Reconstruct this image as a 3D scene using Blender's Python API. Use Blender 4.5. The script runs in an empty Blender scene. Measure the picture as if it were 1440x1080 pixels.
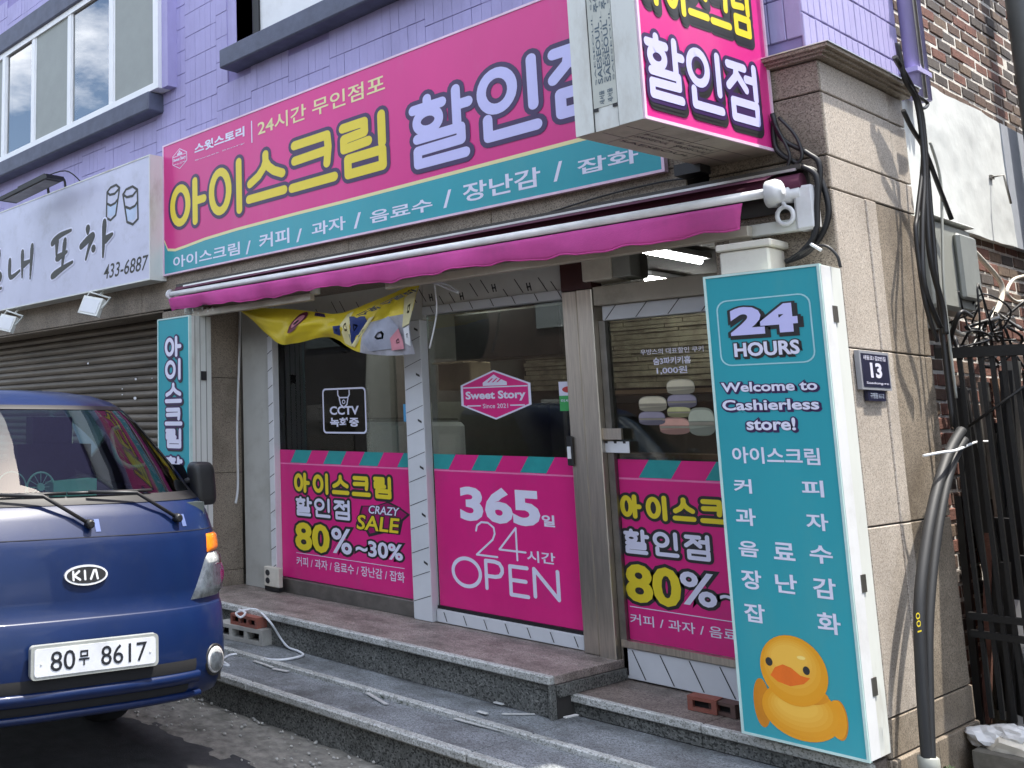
import bpy, bmesh, math, random
from mathutils import Vector, Matrix, noise
from math import radians as RAD, sin, cos, pi
S = bpy.context.scene
COL = S.collection
random.seed(7)
# ------------------------------------------------------------------ camera, sky, sun, exposure
F_PX, CX, CY = 1376.1387, 168.5394, 401.0686          # solved from the photograph's three vanishing points
AX = [Vector((0.562234012, 0.826977879, 0.000708985)),
      Vector((-0.117832432, 0.0809587598, -0.98972784)),
      Vector((-0.818540429, 0.556375113, 0.142962583))]
CAM = Vector((0, -5.3, 1.663))
cd = bpy.data.cameras.new('camera'); cam = bpy.data.objects.new('camera', cd); COL.objects.link(cam)
cd.sensor_width = 36; cd.lens = F_PX / 1440 * 36
cd.shift_x = (720 - CX) / 1440; cd.shift_y = -(540 - CY) / 1440
cd.clip_start = .05; cd.clip_end = 400
r_, u_, b_ = AX[0], -AX[1], -AX[2]
cam.matrix_world = Matrix(((r_.x, u_.x, b_.x, CAM.x), (r_.y, u_.y, b_.y, CAM.y), (r_.z, u_.z, b_.z, CAM.z), (0, 0, 0, 1)))
S.camera = cam
SUN = Vector((.27, .22, .94)).normalized()
w = bpy.data.worlds.new('World'); S.world = w; w.use_nodes = True
nt = w.node_tree; bg = nt.nodes['Background']
sky = nt.nodes.new('ShaderNodeTexSky'); sky.sky_type = 'NISHITA'; sky.sun_disc = False
sky.sun_elevation = math.asin(SUN.z); sky.sun_rotation = math.atan2(SUN.x, SUN.y)
sky.air_density = 1.0; sky.dust_density = 2.0; sky.ozone_density = 1.0
tc = nt.nodes.new('ShaderNodeTexCoord'); mp = nt.nodes.new('ShaderNodeMapping'); mp.inputs['Scale'].default_value = (1.6, 1.6, 4)
nz = nt.nodes.new('ShaderNodeTexNoise'); nz.inputs['Scale'].default_value = 1.7; nz.inputs['Detail'].default_value = 8; nz.inputs['Roughness'].default_value = .6
cr = nt.nodes.new('ShaderNodeValToRGB'); cr.color_ramp.elements[0].position = .47; cr.color_ramp.elements[1].position = .64
mx = nt.nodes.new('ShaderNodeMix'); mx.data_type = 'RGBA'; mx.inputs[7].default_value = (11, 11.3, 11.8, 1)
nt.links.new(tc.outputs['Generated'], mp.inputs[0]); nt.links.new(mp.outputs[0], nz.inputs['Vector'])
nt.links.new(nz.outputs['Fac'], cr.inputs[0]); nt.links.new(cr.outputs[0], mx.inputs[0])
nt.links.new(sky.outputs[0], mx.inputs[6]); nt.links.new(mx.outputs[2], bg.inputs['Color'])
bg.inputs['Strength'].default_value = .15
sl = bpy.data.lights.new('sun', 'SUN'); sl.energy = 3.9; sl.angle = RAD(.9); sl.color = (1, .95, .87)
so = bpy.data.objects.new('sun', sl); COL.objects.link(so); so.rotation_euler = (-SUN).to_track_quat('-Z', 'Y').to_euler()
S.view_settings.view_transform = 'Standard'; S.view_settings.look = 'None'; S.view_settings.gamma = 1
S.view_settings.use_curve_mapping = False; S.view_settings.exposure = 1.30
try:
    S.cycles.max_bounces = 7; S.cycles.transparent_max_bounces = 12; S.cycles.use_denoising = True
    S.cycles.caustics_reflective = False; S.cycles.caustics_refractive = False
except Exception: pass
# ------------------------------------------------------------------ measuring helpers: a photo pixel's ray meets a real plane
def ray(x, y):
    a, b = (x - CX) / F_PX, (y - CY) / F_PX
    return AX[0] * a + AX[1] * b + AX[2]
def fy(x, y, Y=0):
    d = ray(x, y); return CAM + d * ((Y - CAM.y) / d.y)
def fz(x, y, Z=0):
    d = ray(x, y); return CAM + d * ((Z - CAM.z) / d.z)
def fx(x, y, X=0):
    d = ray(x, y); return CAM + d * ((X - CAM.x) / d.x)
class Plane:                                            # a flat face with its own u (right), v (up), n (out) directions
    def __init__(s, o, u, v):
        s.o = Vector(o); s.u = Vector(u).normalized(); s.v = Vector(v).normalized(); s.n = s.u.cross(s.v)
    def at(s, a, b, h=0): return s.o + s.u * a + s.v * b + s.n * h
    def px(s, x, y):
        d = ray(x, y); t = (s.o - CAM).dot(s.n) / d.dot(s.n); q = CAM + d * t - s.o
        return q.dot(s.u), q.dot(s.v)
    def rect(s, bl, tr):
        a = s.px(*bl); b = s.px(*tr); return (a[0], a[1], b[0], b[1])
# ------------------------------------------------------------------ materials
def lin(h):
    out = []
    for i in (0, 2, 4):
        c = int(h[i:i + 2], 16) / 255; out.append(c / 12.92 if c <= .04045 else ((c + .055) / 1.055) ** 2.4)
    return tuple(out)
MATS = {}
def mat(name, col, rough=.6, metal=0, var=.12, scale=6, bump=0, bscale=80, spec=.5, col2=None, dirt=None, dscale=3, damt=.5, stretch=(1, 1, 1), coat=0, sub=0, emit=0):
    if name in MATS: return MATS[name]
    if isinstance(col, str): col = lin(col)
    if isinstance(col2, str): col2 = lin(col2)
    if isinstance(dirt, str): dirt = lin(dirt)
    m = bpy.data.materials.new(name); m.use_nodes = True; n = m.node_tree; L = n.links.new
    p = n.nodes['Principled BSDF']
    p.inputs['Roughness'].default_value = rough; p.inputs['Metallic'].default_value = metal
    p.inputs['Specular IOR Level'].default_value = spec
    if coat: p.inputs['Coat Weight'].default_value = coat; p.inputs['Coat Roughness'].default_value = .04
    g = n.nodes.new('ShaderNodeNewGeometry'); mpn = n.nodes.new('ShaderNodeMapping'); mpn.inputs['Scale'].default_value = stretch
    L(g.outputs['Position'], mpn.inputs[0])
    a = n.nodes.new('ShaderNodeTexNoise'); a.inputs['Scale'].default_value = scale; a.inputs['Detail'].default_value = 6; a.inputs['Roughness'].default_value = .65
    L(mpn.outputs[0], a.inputs['Vector'])
    mix = n.nodes.new('ShaderNodeMix'); mix.data_type = 'RGBA'
    c2 = col2 or tuple(c * (1 - var) for c in col); c1 = col if col2 else tuple(min(1, c * (1 + var)) for c in col)
    mix.inputs[6].default_value = (*c1, 1); mix.inputs[7].default_value = (*c2, 1)
    rp = n.nodes.new('ShaderNodeMapRange'); rp.inputs[1].default_value = .32; rp.inputs[2].default_value = .68
    L(a.outputs['Fac'], rp.inputs[0]); L(rp.outputs[0], mix.inputs[0])
    out = mix.outputs[2]
    if dirt:
        d = n.nodes.new('ShaderNodeTexNoise'); d.inputs['Scale'].default_value = dscale; d.inputs['Detail'].default_value = 9; d.inputs['Roughness'].default_value = .7
        L(mpn.outputs[0], d.inputs['Vector'])
        r2 = n.nodes.new('ShaderNodeMapRange'); r2.inputs[1].default_value = .52; r2.inputs[2].default_value = .72; r2.inputs[4].default_value = damt
        L(d.outputs['Fac'], r2.inputs[0])
        m2 = n.nodes.new('ShaderNodeMix'); m2.data_type = 'RGBA'; m2.inputs[7].default_value = (*dirt, 1)
        L(r2.outputs[0], m2.inputs[0]); L(out, m2.inputs[6]); out = m2.outputs[2]
    L(out, p.inputs['Base Color'])
    if bump:
        bn = n.nodes.new('ShaderNodeTexNoise'); bn.inputs['Scale'].default_value = bscale; bn.inputs['Detail'].default_value = 4
        L(mpn.outputs[0], bn.inputs['Vector'])
        bb = n.nodes.new('ShaderNodeBump'); bb.inputs['Strength'].default_value = bump; bb.inputs['Distance'].default_value = .004
        L(bn.outputs['Fac'], bb.inputs['Height']); L(bb.outputs[0], p.inputs['Normal'])
    if emit:
        p.inputs['Emission Color'].default_value = (*col, 1); p.inputs['Emission Strength'].default_value = emit
    MATS[name] = m; return m
def granite(name, base, tone2, dark, rough=.55, sc=180, dirt='2b2620', damt=.35, dscale=2.2):
    if name in MATS: return MATS[name]
    base, tone2, dark, dirt = [lin(c) if isinstance(c, str) else c for c in (base, tone2, dark, dirt)]
    m = bpy.data.materials.new(name); m.use_nodes = True; n = m.node_tree; L = n.links.new; p = n.nodes['Principled BSDF']
    p.inputs['Roughness'].default_value = rough; p.inputs['Specular IOR Level'].default_value = .4
    g = n.nodes.new('ShaderNodeNewGeometry')
    v = n.nodes.new('ShaderNodeTexVoronoi'); v.inputs['Scale'].default_value = sc; L(g.outputs['Position'], v.inputs['Vector'])
    sp = n.nodes.new('ShaderNodeSeparateColor'); L(v.outputs['Color'], sp.inputs[0])
    ramp = n.nodes.new('ShaderNodeValToRGB'); e = ramp.color_ramp.elements; e[0].position = 0; e[0].color = (*dark, 1); e[1].position = 1; e[1].color = (*tone2, 1)
    k = e.new(.22); k.color = (*dark, 1); k = e.new(.3); k.color = (*base, 1); k = e.new(.75); k.color = (*base, 1)
    L(sp.outputs[0], ramp.inputs[0])
    a = n.nodes.new('ShaderNodeTexNoise'); a.inputs['Scale'].default_value = dscale; a.inputs['Detail'].default_value = 10; a.inputs['Roughness'].default_value = .7
    L(g.outputs['Position'], a.inputs['Vector'])
    r2 = n.nodes.new('ShaderNodeMapRange'); r2.inputs[1].default_value = .42; r2.inputs[2].default_value = .7; r2.inputs[4].default_value = damt
    L(a.outputs['Fac'], r2.inputs[0])
    m2 = n.nodes.new('ShaderNodeMix'); m2.data_type = 'RGBA'; m2.inputs[7].default_value = (*dirt, 1)
    L(r2.outputs[0], m2.inputs[0]); L(ramp.outputs[0], m2.inputs[6]); L(m2.outputs[2], p.inputs['Base Color'])
    bb = n.nodes.new('ShaderNodeBump'); bb.inputs['Strength'].default_value = .25; bb.inputs['Distance'].default_value = .002
    L(sp.outputs[1], bb.inputs['Height']); L(bb.outputs[0], p.inputs['Normal'])
    MATS[name] = m; return m
def glass(name, tint=(.85, .9, .88), ior=1.45, rough=.0, refl=1.0):
    if name in MATS: return MATS[name]
    m = bpy.data.materials.new(name); m.use_nodes = True; n = m.node_tree; L = n.links.new
    n.nodes.remove(n.nodes['Principled BSDF']); o = n.nodes['Material Output']
    t = n.nodes.new('ShaderNodeBsdfTransparent'); t.inputs[0].default_value = (*tint, 1)
    gl = n.nodes.new('ShaderNodeBsdfGlossy'); gl.inputs['Roughness'].default_value = rough; gl.inputs[0].default_value = (refl, refl, refl, 1)
    fr = n.nodes.new('ShaderNodeFresnel'); fr.inputs[0].default_value = ior
    ms = n.nodes.new('ShaderNodeMixShader'); L(fr.outputs[0], ms.inputs[0]); L(t.outputs[0], ms.inputs[1]); L(gl.outputs[0], ms.inputs[2])
    L(ms.outputs[0], o.inputs[0]); MATS[name] = m; return m
# ------------------------------------------------------------------ mesh building
OFF = {}
def tag(o, label=None, cat=None, group=None, kind=None):
    if label: o['label'] = label
    if cat: o['category'] = cat
    if group: o['group'] = group
    if kind: o['kind'] = kind
    return o
def thing(name, loc, label, cat, group=None, kind=None):
    o = bpy.data.objects.new(name, None); COL.objects.link(o); o.location = loc; o.empty_display_size = .1
    OFF[o.name] = Vector(loc); return tag(o, label, cat, group, kind)
class MB:
    def __init__(s): s.v = []; s.f = []; s.sm = []
    def add(s, vs, fs, smooth=False):
        k = len(s.v); s.v += [tuple(v) for v in vs]; s.f += [tuple(i + k for i in f) for f in fs]; s.sm += [smooth] * len(fs); return s
    def box(s, x0, x1, y0, y1, z0, z1, c=0):
        if x0 > x1: x0, x1 = x1, x0
        if y0 > y1: y0, y1 = y1, y0
        if z0 > z1: z0, z1 = z1, z0
        if c:
            return s.cham([(x0, y0, z0), (x1, y1, z1)], c)
        vs = [(x0, y0, z0), (x1, y0, z0), (x1, y1, z0), (x0, y1, z0), (x0, y0, z1), (x1, y0, z1), (x1, y1, z1), (x0, y1, z1)]
        return s.add(vs, [(0, 3, 2, 1), (4, 5, 6, 7), (0, 1, 5, 4), (1, 2, 6, 5), (2, 3, 7, 6), (3, 0, 4, 7)])
    def cham(s, bb, c):                                 # box with chamfered edges
        (x0, y0, z0), (x1, y1, z1) = bb; b = bmesh.new()
        bmesh.ops.create_cube(b, size=1)
        for v in b.verts:
            v.co = Vector((x0 + (v.co.x + .5) * (x1 - x0), y0 + (v.co.y + .5) * (y1 - y0), z0 + (v.co.z + .5) * (z1 - z0)))
        c = min(c, .45 * min(x1 - x0, y1 - y0, z1 - z0))
        bmesh.ops.bevel(b, geom=b.edges[:], offset=c, segments=1, affect='EDGES', profile=.5)
        b.verts.index_update(); s.add([v.co[:] for v in b.verts], [[v.index for v in f.verts] for f in b.faces]); b.free(); return s
    def pbox(s, P, u0, v0, u1, v1, h0, h1):             # box on a Plane
        vs = [P.at(a, b, h) for h in (h0, h1) for a, b in ((u0, v0), (u1, v0), (u1, v1), (u0, v1))]
        return s.add(vs, [(0, 3, 2, 1), (4, 5, 6, 7), (0, 1, 5, 4), (1, 2, 6, 5), (2, 3, 7, 6), (3, 0, 4, 7)])
    def obox(s, c, u, v, w_, a, b, d):                  # oriented box: centre, three axes, half sizes
        c = Vector(c); u = Vector(u) * a; v = Vector(v) * b; w_ = Vector(w_) * d
        vs = [c + u * i + v * j + w_ * k for k in (-1, 1) for i, j in ((-1, -1), (1, -1), (1, 1), (-1, 1))]
        return s.add(vs, [(0, 3, 2, 1), (4, 5, 6, 7), (0, 1, 5, 4), (1, 2, 6, 5), (2, 3, 7, 6), (3, 0, 4, 7)])
    def poly(s, P, pts, h):
        return s.add([P.at(a, b, h) for a, b in pts], [tuple(range(len(pts)))])
    def prism(s, P, pts, h0, h1):
        n = len(pts); vs = [P.at(a, b, h0) for a, b in pts] + [P.at(a, b, h1) for a, b in pts]
        return s.add(vs, [tuple(range(n))[::-1], tuple(range(n, 2 * n))] + [(i, (i + 1) % n, n + (i + 1) % n, n + i) for i in range(n)])
    def tube(s, pts, r, n=8, closed=False, cap=True, rs=None):
        pts = [Vector(p) for p in pts]; m = len(pts); vs = []; up = Vector((.12, .23, .96)).normalized()
        prev = None
        for i, p in enumerate(pts):
            if closed: t = pts[(i + 1) % m] - pts[i - 1]
            else: t = pts[min(i + 1, m - 1)] - pts[max(i - 1, 0)]
            if t.length < 1e-9: t = Vector((1, 0, 0))
            t.normalize()
            if prev is None: a = t.orthogonal().normalized()
            else:
                a = prev - t * prev.dot(t); a = a.normalized() if a.length > 1e-6 else t.orthogonal().normalized()
            prev = a; b = t.cross(a); rr = rs[i] if rs else r
            for k in range(n):
                q = 2 * pi * k / n; vs.append(p + a * (cos(q) * rr) + b * (sin(q) * rr))
        fs = []
        for i in range(m if closed else m - 1):
            j = (i + 1) % m
            for k in range(n): fs.append((i * n + k, i * n + (k + 1) % n, j * n + (k + 1) % n, j * n + k))
        s.add(vs, fs, True)
        if cap and not closed:
            k = len(s.v) - m * n
            s.f.append(tuple(range(k, k + n))[::-1]); s.f.append(tuple(range(k + (m - 1) * n, k + m * n))); s.sm += [False, False]
        return s
    def lathe(s, c, ax, prof, n=20, smooth=True):       # prof: (distance along axis, radius)
        c = Vector(c); ax = Vector(ax).normalized(); a = ax.orthogonal().normalized(); b = ax.cross(a); vs = []
        for d, r in prof:
            for k in range(n): q = 2 * pi * k / n; vs.append(c + ax * d + a * (cos(q) * r) + b * (sin(q) * r))
        fs = [(i * n + k, i * n + (k + 1) % n, (i + 1) * n + (k + 1) % n, (i + 1) * n + k) for i in range(len(prof) - 1) for k in range(n)]
        s.add(vs, fs, smooth); k = len(s.v) - len(vs)
        s.f.append(tuple(range(k, k + n))[::-1]); s.f.append(tuple(range(len(s.v) - n, len(s.v)))); s.sm += [False, False]; return s
    def grid(s, rows, smooth=True):
        n = len(rows[0]); vs = [p for r in rows for p in r]
        return s.add(vs, [(i * n + j, i * n + j + 1, (i + 1) * n + j + 1, (i + 1) * n + j) for i in range(len(rows) - 1) for j in range(n - 1)], smooth)
    def build(s, name, m, parent=None, label=None, kind=None, fix=True):
        me = bpy.data.meshes.new(name); off = OFF.get(parent.name, Vector()) if parent else Vector()
        me.from_pydata([tuple(Vector(v) - off) for v in s.v], [], s.f)
        me.polygons.foreach_set('use_smooth', s.sm)
        if fix and len(s.f) < 60000:
            b = bmesh.new(); b.from_mesh(me); bmesh.ops.recalc_face_normals(b, faces=b.faces[:]); b.to_mesh(me); b.free()
        me.materials.append(m); o = bpy.data.objects.new(name, me); COL.objects.link(o)
        if parent: o.parent = parent; OFF[o.name] = off
        if label: o['label'] = label
        if kind: o['kind'] = kind
        return o
def B(name, m, parent, *dims, c=0, **k): return MB().box(*dims, c=c).build(name, m, parent, **k)
def solo(o, label, cat, group=None): return tag(o, label, cat, group)
def smooth_path(pts, k=6):
    P = [Vector(p) for p in pts]; out = []
    for i in range(len(P) - 1):
        a, b, c, d = P[max(i - 1, 0)], P[i], P[i + 1], P[min(i + 2, len(P) - 1)]
        for j in range(k):
            t = j / k; out.append(.5 * ((2 * b) + (c - a) * t + (2 * a - 5 * b + 4 * c - d) * t * t + (3 * b - a - 3 * c + d) * t ** 3))
    out.append(P[-1]); return out
# ------------------------------------------------------------------ lettering
TCACHE = {}
def glyphs(s, off):
    k = (s, off)
    if k not in TCACHE:
        c = bpy.data.curves.new('lettering', 'FONT'); c.body = s; c.offset = off; c.resolution_u = 3
        o = bpy.data.objects.new('lettering', c); m = o.to_mesh()
        TCACHE[k] = ([tuple(v.co) for v in m.vertices], [tuple(p.vertices) for p in m.polygons]); o.to_mesh_clear()
        bpy.data.objects.remove(o); bpy.data.curves.remove(c)
    return TCACHE[k]
def text(P, s, rect, layers, parent, name='lettering', rot=False, mbs=None, slant=0):
    """rect = u0,v0,u1,v1; layers = [(material, outline growth, height)], base box from the first layer"""
    v0, _ = glyphs(s, layers[0][1])
    xa, xb = min(v[0] for v in v0), max(v[0] for v in v0); ya, yb = min(v[1] for v in v0), max(v[1] for v in v0)
    u0, w0, u1, w1 = rect; out = []
    for m, off, h, *sh in layers:
        vs, fs = glyphs(s, off); dx, dy = sh if sh else (0, 0); q = []
        for x, y, _z in vs:
            a, b = (x - xa) / (xb - xa), (y - ya) / (yb - ya)
            if rot: a, b = 1 - b, a
            a += slant * (b - .5)
            q.append(P.at(u0 + a * (u1 - u0) + dx, w0 + b * (w1 - w0) + dy, h))
        if mbs is not None: mbs.setdefault(m.name, (m, MB()))[1].add(q, fs)
        else: out.append(MB().add(q, fs).build(name, m, parent, fix=False))
    return out
def flush(mbs, parent, name='lettering'):
    for m, mb in mbs.values(): mb.build(name, m, parent, fix=False, kind='stuff')
def ell(cx, cy, rx, ry, n=22): return [(cx + rx * cos(2 * pi * i / n + pi / 2), cy + ry * sin(2 * pi * i / n + pi / 2)) for i in range(n + 1)]
def box4(x0, y0, x1, y1): return [(x0, y1), (x0, y0), (x1, y0), (x1, y1), (x0, y1)]
ST = {
 '아': [ell(.27, .5, .24, .42), [(.72, .98), (.72, .02)], [(.72, .5), (.98, .5)]],
 '이': [ell(.32, .5, .28, .42), [(.92, 1), (.92, 0)]],
 '스': [[(.5, .97), (.5, .82), (.44, .68), (.3, .54), (.06, .42)], [(.5, .82), (.58, .68), (.72, .56), (.94, .45)], [(.02, .08), (.98, .08)]],
 '크': [[(.08, .95), (.86, .95), (.88, .7), (.84, .38)], [(.08, .62), (.84, .64)], [(0, .06), (1, .06)]],
 '림': [[(.04, .97), (.54, .97), (.54, .77), (.06, .74), (.06, .54), (.62, .57)], [(.92, 1), (.92, .46)], box4(.14, .02, .92, .32)],
 '할': [[(.3, 1), (.3, .93)], [(.04, .88), (.56, .88)], ell(.3, .66, .2, .15), [(.8, 1), (.8, .5)], [(.8, .76), (1, .76)], [(.1, .41), (.86, .41), (.86, .23), (.1, .22), (.1, .02), (.92, .02)]],
 '인': [ell(.3, .7, .27, .27), [(.9, 1), (.9, .34)], [(.12, .3), (.12, .04), (.94, .04)]],
 '점': [[(.06, .95), (.58, .95)], [(.33, .95), (.28, .75), (.04, .56)], [(.33, .8), (.6, .56)], [(.9, 1), (.9, .44)], [(.62, .76), (.9, .76)], box4(.14, .02, .9, .31)],
 'O': [ell(.5, .5, .48, .48, 30)], 'P': [[(.1, 0), (.1, 1), (.55, 1), (.78, .95), (.9, .8), (.9, .65), (.78, .5), (.55, .45), (.1, .45)]],
 'E': [[(.9, 1), (.1, 1), (.1, 0), (.9, 0)], [(.1, .52), (.82, .52)]], 'N': [[(.06, 0), (.06, 1), (.94, 0), (.94, 1)]],
 '2': [[(.04, .72), (.1, .88), (.3, .99), (.6, .99), (.85, .86), (.88, .68), (.78, .5), (.02, 0), (.95, 0)]],
 '4': [[(.66, 0), (.66, 1), (0, .27), (.98, .27)]],
 '실': [ [(.35, 1), (.3, .8), (.05, .6)], [(.32, .8), (.55, .62)], [(.85, 1), (.82, .5)], [(.15, .42), (.85, .42), (.8, .24), (.15, .22), (.12, 0), (.95, .06)]],
 '내': [[(.05, .75), (.08, .22), (.45, .34)], [(.55, .9), (.55, .12)], [(.55, .48), (.85, .56)], [(.92, 1), (.86, .02)]],
 '포': [[(.1, .82), (.4, .95), (.85, 1)], [(.3, .88), (.28, .5)], [(.62, .8), (.5, .1)], [(.3, .42), (.7, .52)], [(.12, .02), (.5, .14), (.92, .24)]],
 '차': [[(.25, .98), (.25, .82)], [(.05, .5), (.4, .72), (.3, .45), (.2, .1)], [(.42, .34), (.44, .36)], [(.74, 1), (.72, .55), (.7, .05)], [(.74, .48), (.96, .6)]],
}
def ribbon(mb, P, pts, r, h, k0, n=14):
    """flat rounded stroke: every piece sits a hair above the last, so no two faces share a plane"""
    k = k0
    for i, (x, y) in enumerate(pts):
        if i < len(pts) - 1:
            x2, y2 = pts[i + 1]; dx, dy = x2 - x, y2 - y; L = math.hypot(dx, dy)
            if L > 1e-6:
                nx, ny = -dy / L * r, dx / L * r; mb.poly(P, [(x + nx, y + ny), (x - nx, y - ny), (x2 - nx, y2 - ny), (x2 + nx, y2 + ny)], h + k * 2.5e-5); k += 1
        if i < len(pts) - 1 or len(pts) == 1 or pts[0] != pts[-1]:
            mb.poly(P, [(x + r * cos(2 * pi * j / n), y + r * sin(2 * pi * j / n)) for j in range(n)], h + k * 2.5e-5); k += 1
    return k
def strokes(P, s, boxes, r, layers, parent, name='lettering'):
    """layers = [(material, radius, height, dx, dy)]; every glyph box is inset by the base radius r"""
    for m, rad, h, dx, dy in layers:
        mb = MB()
        for ch, (u0, v0, u1, v1) in zip(s, boxes):
            k = 0
            for pl in ST[ch]:
                k = ribbon(mb, P, [(u0 + r + a * (u1 - u0 - 2 * r) + dx, v0 + r + b * (v1 - v0 - 2 * r) + dy) for a, b in pl], rad, h, k)
        mb.build(name, m, parent, fix=False)
def split(u0, v0, u1, v1, n, gap=.03):
    w_ = (u1 - u0) / n; return [(u0 + i * w_ + gap * w_, v0, u0 + (i + 1) * w_ - gap * w_, v1) for i in range(n)]
def rrect(u0, v0, u1, v1, r, n=5):
    out = []
    for cx_, cy_, a in ((u1 - r, v1 - r, 0), (u0 + r, v1 - r, 90), (u0 + r, v0 + r, 180), (u1 - r, v0 + r, 270)):
        out += [(cx_ + r * cos(RAD(a + 90 * i / n)), cy_ + r * sin(RAD(a + 90 * i / n))) for i in range(n + 1)]
    return out
def XZ(Y): return Plane((0, Y, 0), (1, 0, 0), (0, 0, 1))         # faces the street; u = world x, v = world z
def YZ(X): return Plane((X, 0, 0), (0, 1, 0), (0, 0, 1))         # faces the alley; u = world y, v = world z
# ------------------------------------------------------------------ palette
M_asph = mat('asphalt', (.045, .045, .047), .85, var=.35, scale=9, bump=.9, bscale=160, dirt=(.09, .085, .08), dscale=1.3, damt=.5)
M_conc = mat('concrete', (.20, .19, .165), .9, var=.45, scale=14, bump=1, bscale=60, dirt=(.07, .07, .055), dscale=3.2, damt=.85)
M_alley = mat('alley_ground', (.12, .115, .1), .9, var=.4, scale=8, bump=.8, bscale=50)
G_side = granite('granite_beige', 'bbb0a3', 'd2cac0', '938a80', dirt='6a6158', damt=.4, dscale=1.4, sc=230)
G_front = granite('granite_brown', '938778', 'aba090', '6a6054', dirt='443b30', damt=.55, sc=230)
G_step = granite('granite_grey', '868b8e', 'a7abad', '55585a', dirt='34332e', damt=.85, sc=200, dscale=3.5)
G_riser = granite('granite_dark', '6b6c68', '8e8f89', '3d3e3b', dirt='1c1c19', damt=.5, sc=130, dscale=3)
G_plat = granite('granite_rosy', 'a0948c', 'b4a8a0', '6c625b', dirt='4a423b', damt=.95, sc=200, dscale=4.5)
G_edge = granite('granite_nosing', 'bcbdb9', 'd4d5d0', '8c8d87', dirt='5c5d55', damt=.55, sc=170, dscale=5)
M_joint = mat('joint', (.03, .027, .024), .9)
M_purple = mat('purple_paint', (.375, .345, .585), .6, var=.09, scale=3, bump=.6, bscale=60, dirt=(.27, .245, .42), dscale=2.2, damt=.6, stretch=(1, 1, .4))
M_purpd = mat('purple_joint', (.27, .235, .47), .8)
M_slate = mat('slate_paint', (.085, .095, .14), .6, var=.2, scale=8, bump=.4)
M_scrap = mat('scrap_white', (.50, .50, .48), .6, dirt=(.25, .24, .2), dscale=20, damt=.7)
M_white = mat('white_paint', (.72, .73, .74), .4, var=.04, dirt=(.4, .38, .33), dscale=2.5, damt=.4)
M_wframe = mat('white_frame', (.78, .79, .8), .35, var=.03)
M_offw = mat('off_white_metal', (.66, .68, .64), .45, var=.05, dirt=(.33, .28, .2), dscale=3, damt=.55, stretch=(1, 1, .35))
M_film = mat('protective_film', (.62, .64, .66), .3, var=.05, scale=4)
M_filmg = mat('grey_film', (.60, .61, .59), .35, var=.08, scale=4)
M_steel = mat('brushed_steel', (.62, .57, .49), .36, 1, var=.15, scale=20, stretch=(6, 6, .25))
M_steeld = mat('dull_steel', (.25, .24, .22), .45, .9, var=.2, scale=8)
M_black = mat('black_plastic', (.012, .012, .013), .45)
M_blackm = mat('black_iron', (.012, .012, .012), .55, .3, bump=.3)
M_dark = mat('dark_void', (.012, .012, .013), .9)
M_pink = mat('pink_vinyl', (.66, .028, .235), .32, var=.07, scale=.9, dirt=(.60, .10, .28), dscale=2.2, damt=.45, stretch=(1, 1, .35), bump=.12, bscale=5)
M_pinkf = mat('pink_film', (.68, .024, .21), .30, var=.07, scale=2, dirt=(.50, .05, .2), dscale=5, damt=.35, bump=.15, bscale=8)
M_pinkfd = mat('dark_pink_print', (.33, .012, .12), .3)
M_teal = mat('teal_vinyl', (.03, .33, .39), .3, var=.07, scale=.9, dirt=(.08, .34, .36), dscale=2.5, damt=.5, stretch=(1, 1, .3), bump=.12, bscale=5)
M_tealf = mat('teal_film', (.03, .30, .30), .3)
M_yel = mat('yellow_print', (.78, .62, .035), .35, var=.03)
M_cream = mat('cream_print', (.78, .70, .36), .35, var=.03)
M_lav = mat('lavender_print', (.56, .55, .88), .35, var=.03)
M_lav2 = mat('pale_print', (.72, .72, .86), .35, var=.03)
M_navy = mat('navy_print', (.045, .02, .09), .35)
M_char = mat('charcoal_print', (.03, .03, .032), .35)
M_awn = mat('pink_canvas', (.66, .085, .36), .75, var=.12, scale=3, bump=.5, bscale=200, dirt=(.45, .08, .26), dscale=2.5, damt=.6)
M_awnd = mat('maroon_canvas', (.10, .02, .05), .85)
M_alu = mat('aluminium', (.75, .76, .76), .28, .85, var=.05, scale=8)
M_beige = mat('beige_metal', (.46, .42, .34), .5, var=.08, dirt=(.2, .17, .12), damt=.5)
M_cream2 = mat('cream_plastic', (.68, .64, .55), .45, var=.03, dirt=(.4, .35, .27), damt=.4)
M_greyp = mat('grey_plastic', (.30, .31, .28), .5, var=.06, dirt=(.2, .19, .16), damt=.4)
M_shut = mat('shutter_metal', (.135, .115, .09), .5, .35, var=.3, scale=3, stretch=(.4, 1, 2.5), dirt=(.06, .05, .04), dscale=2, damt=.7)
M_plaster = mat('white_plaster', (.66, .69, .68), .8, var=.08, scale=3, bump=1, bscale=9, dirt=(.48, .5, .5), dscale=1.5, damt=.6)
M_plas_shade = mat('shaded_plaster', (.36, .39, .44), .8, var=.08, bump=.6, bscale=9)  # the white plaster again, with its shadow put into the colour
M_mortar = mat('mortar', (.72, .69, .63), .9, var=.2, scale=30, bump=1, bscale=60)
BR = [mat('brick_%s' % n, c, .85, var=.3, scale=25, bump=1, bscale=120, dirt=(.06, .045, .04), dscale=12, damt=.5) for n, c in
      (('brown', (.125, .078, .058)), ('red', (.19, .085, .062)), ('dark', (.065, .052, .047)), ('grey', (.105, .09, .08)), ('tan', (.17, .12, .085)))]
M_glass = glass('shop_glass', (.80, .84, .80), 1.5)
M_wglass = glass('window_glass', (.30, .36, .38), 3.4)
M_ws = glass('windscreen_glass', (.42, .60, .54), 1.85)
M_hl = glass('clear_lens', (.92, .94, .94), 1.4)
M_blue = mat('blue_car_paint', (.0022, .0125, .060), .38, .0, var=.10, scale=3, coat=.15, spec=.3, dirt=(.03, .038, .07), dscale=4, damt=.35, bump=.05, bscale=300)
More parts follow.
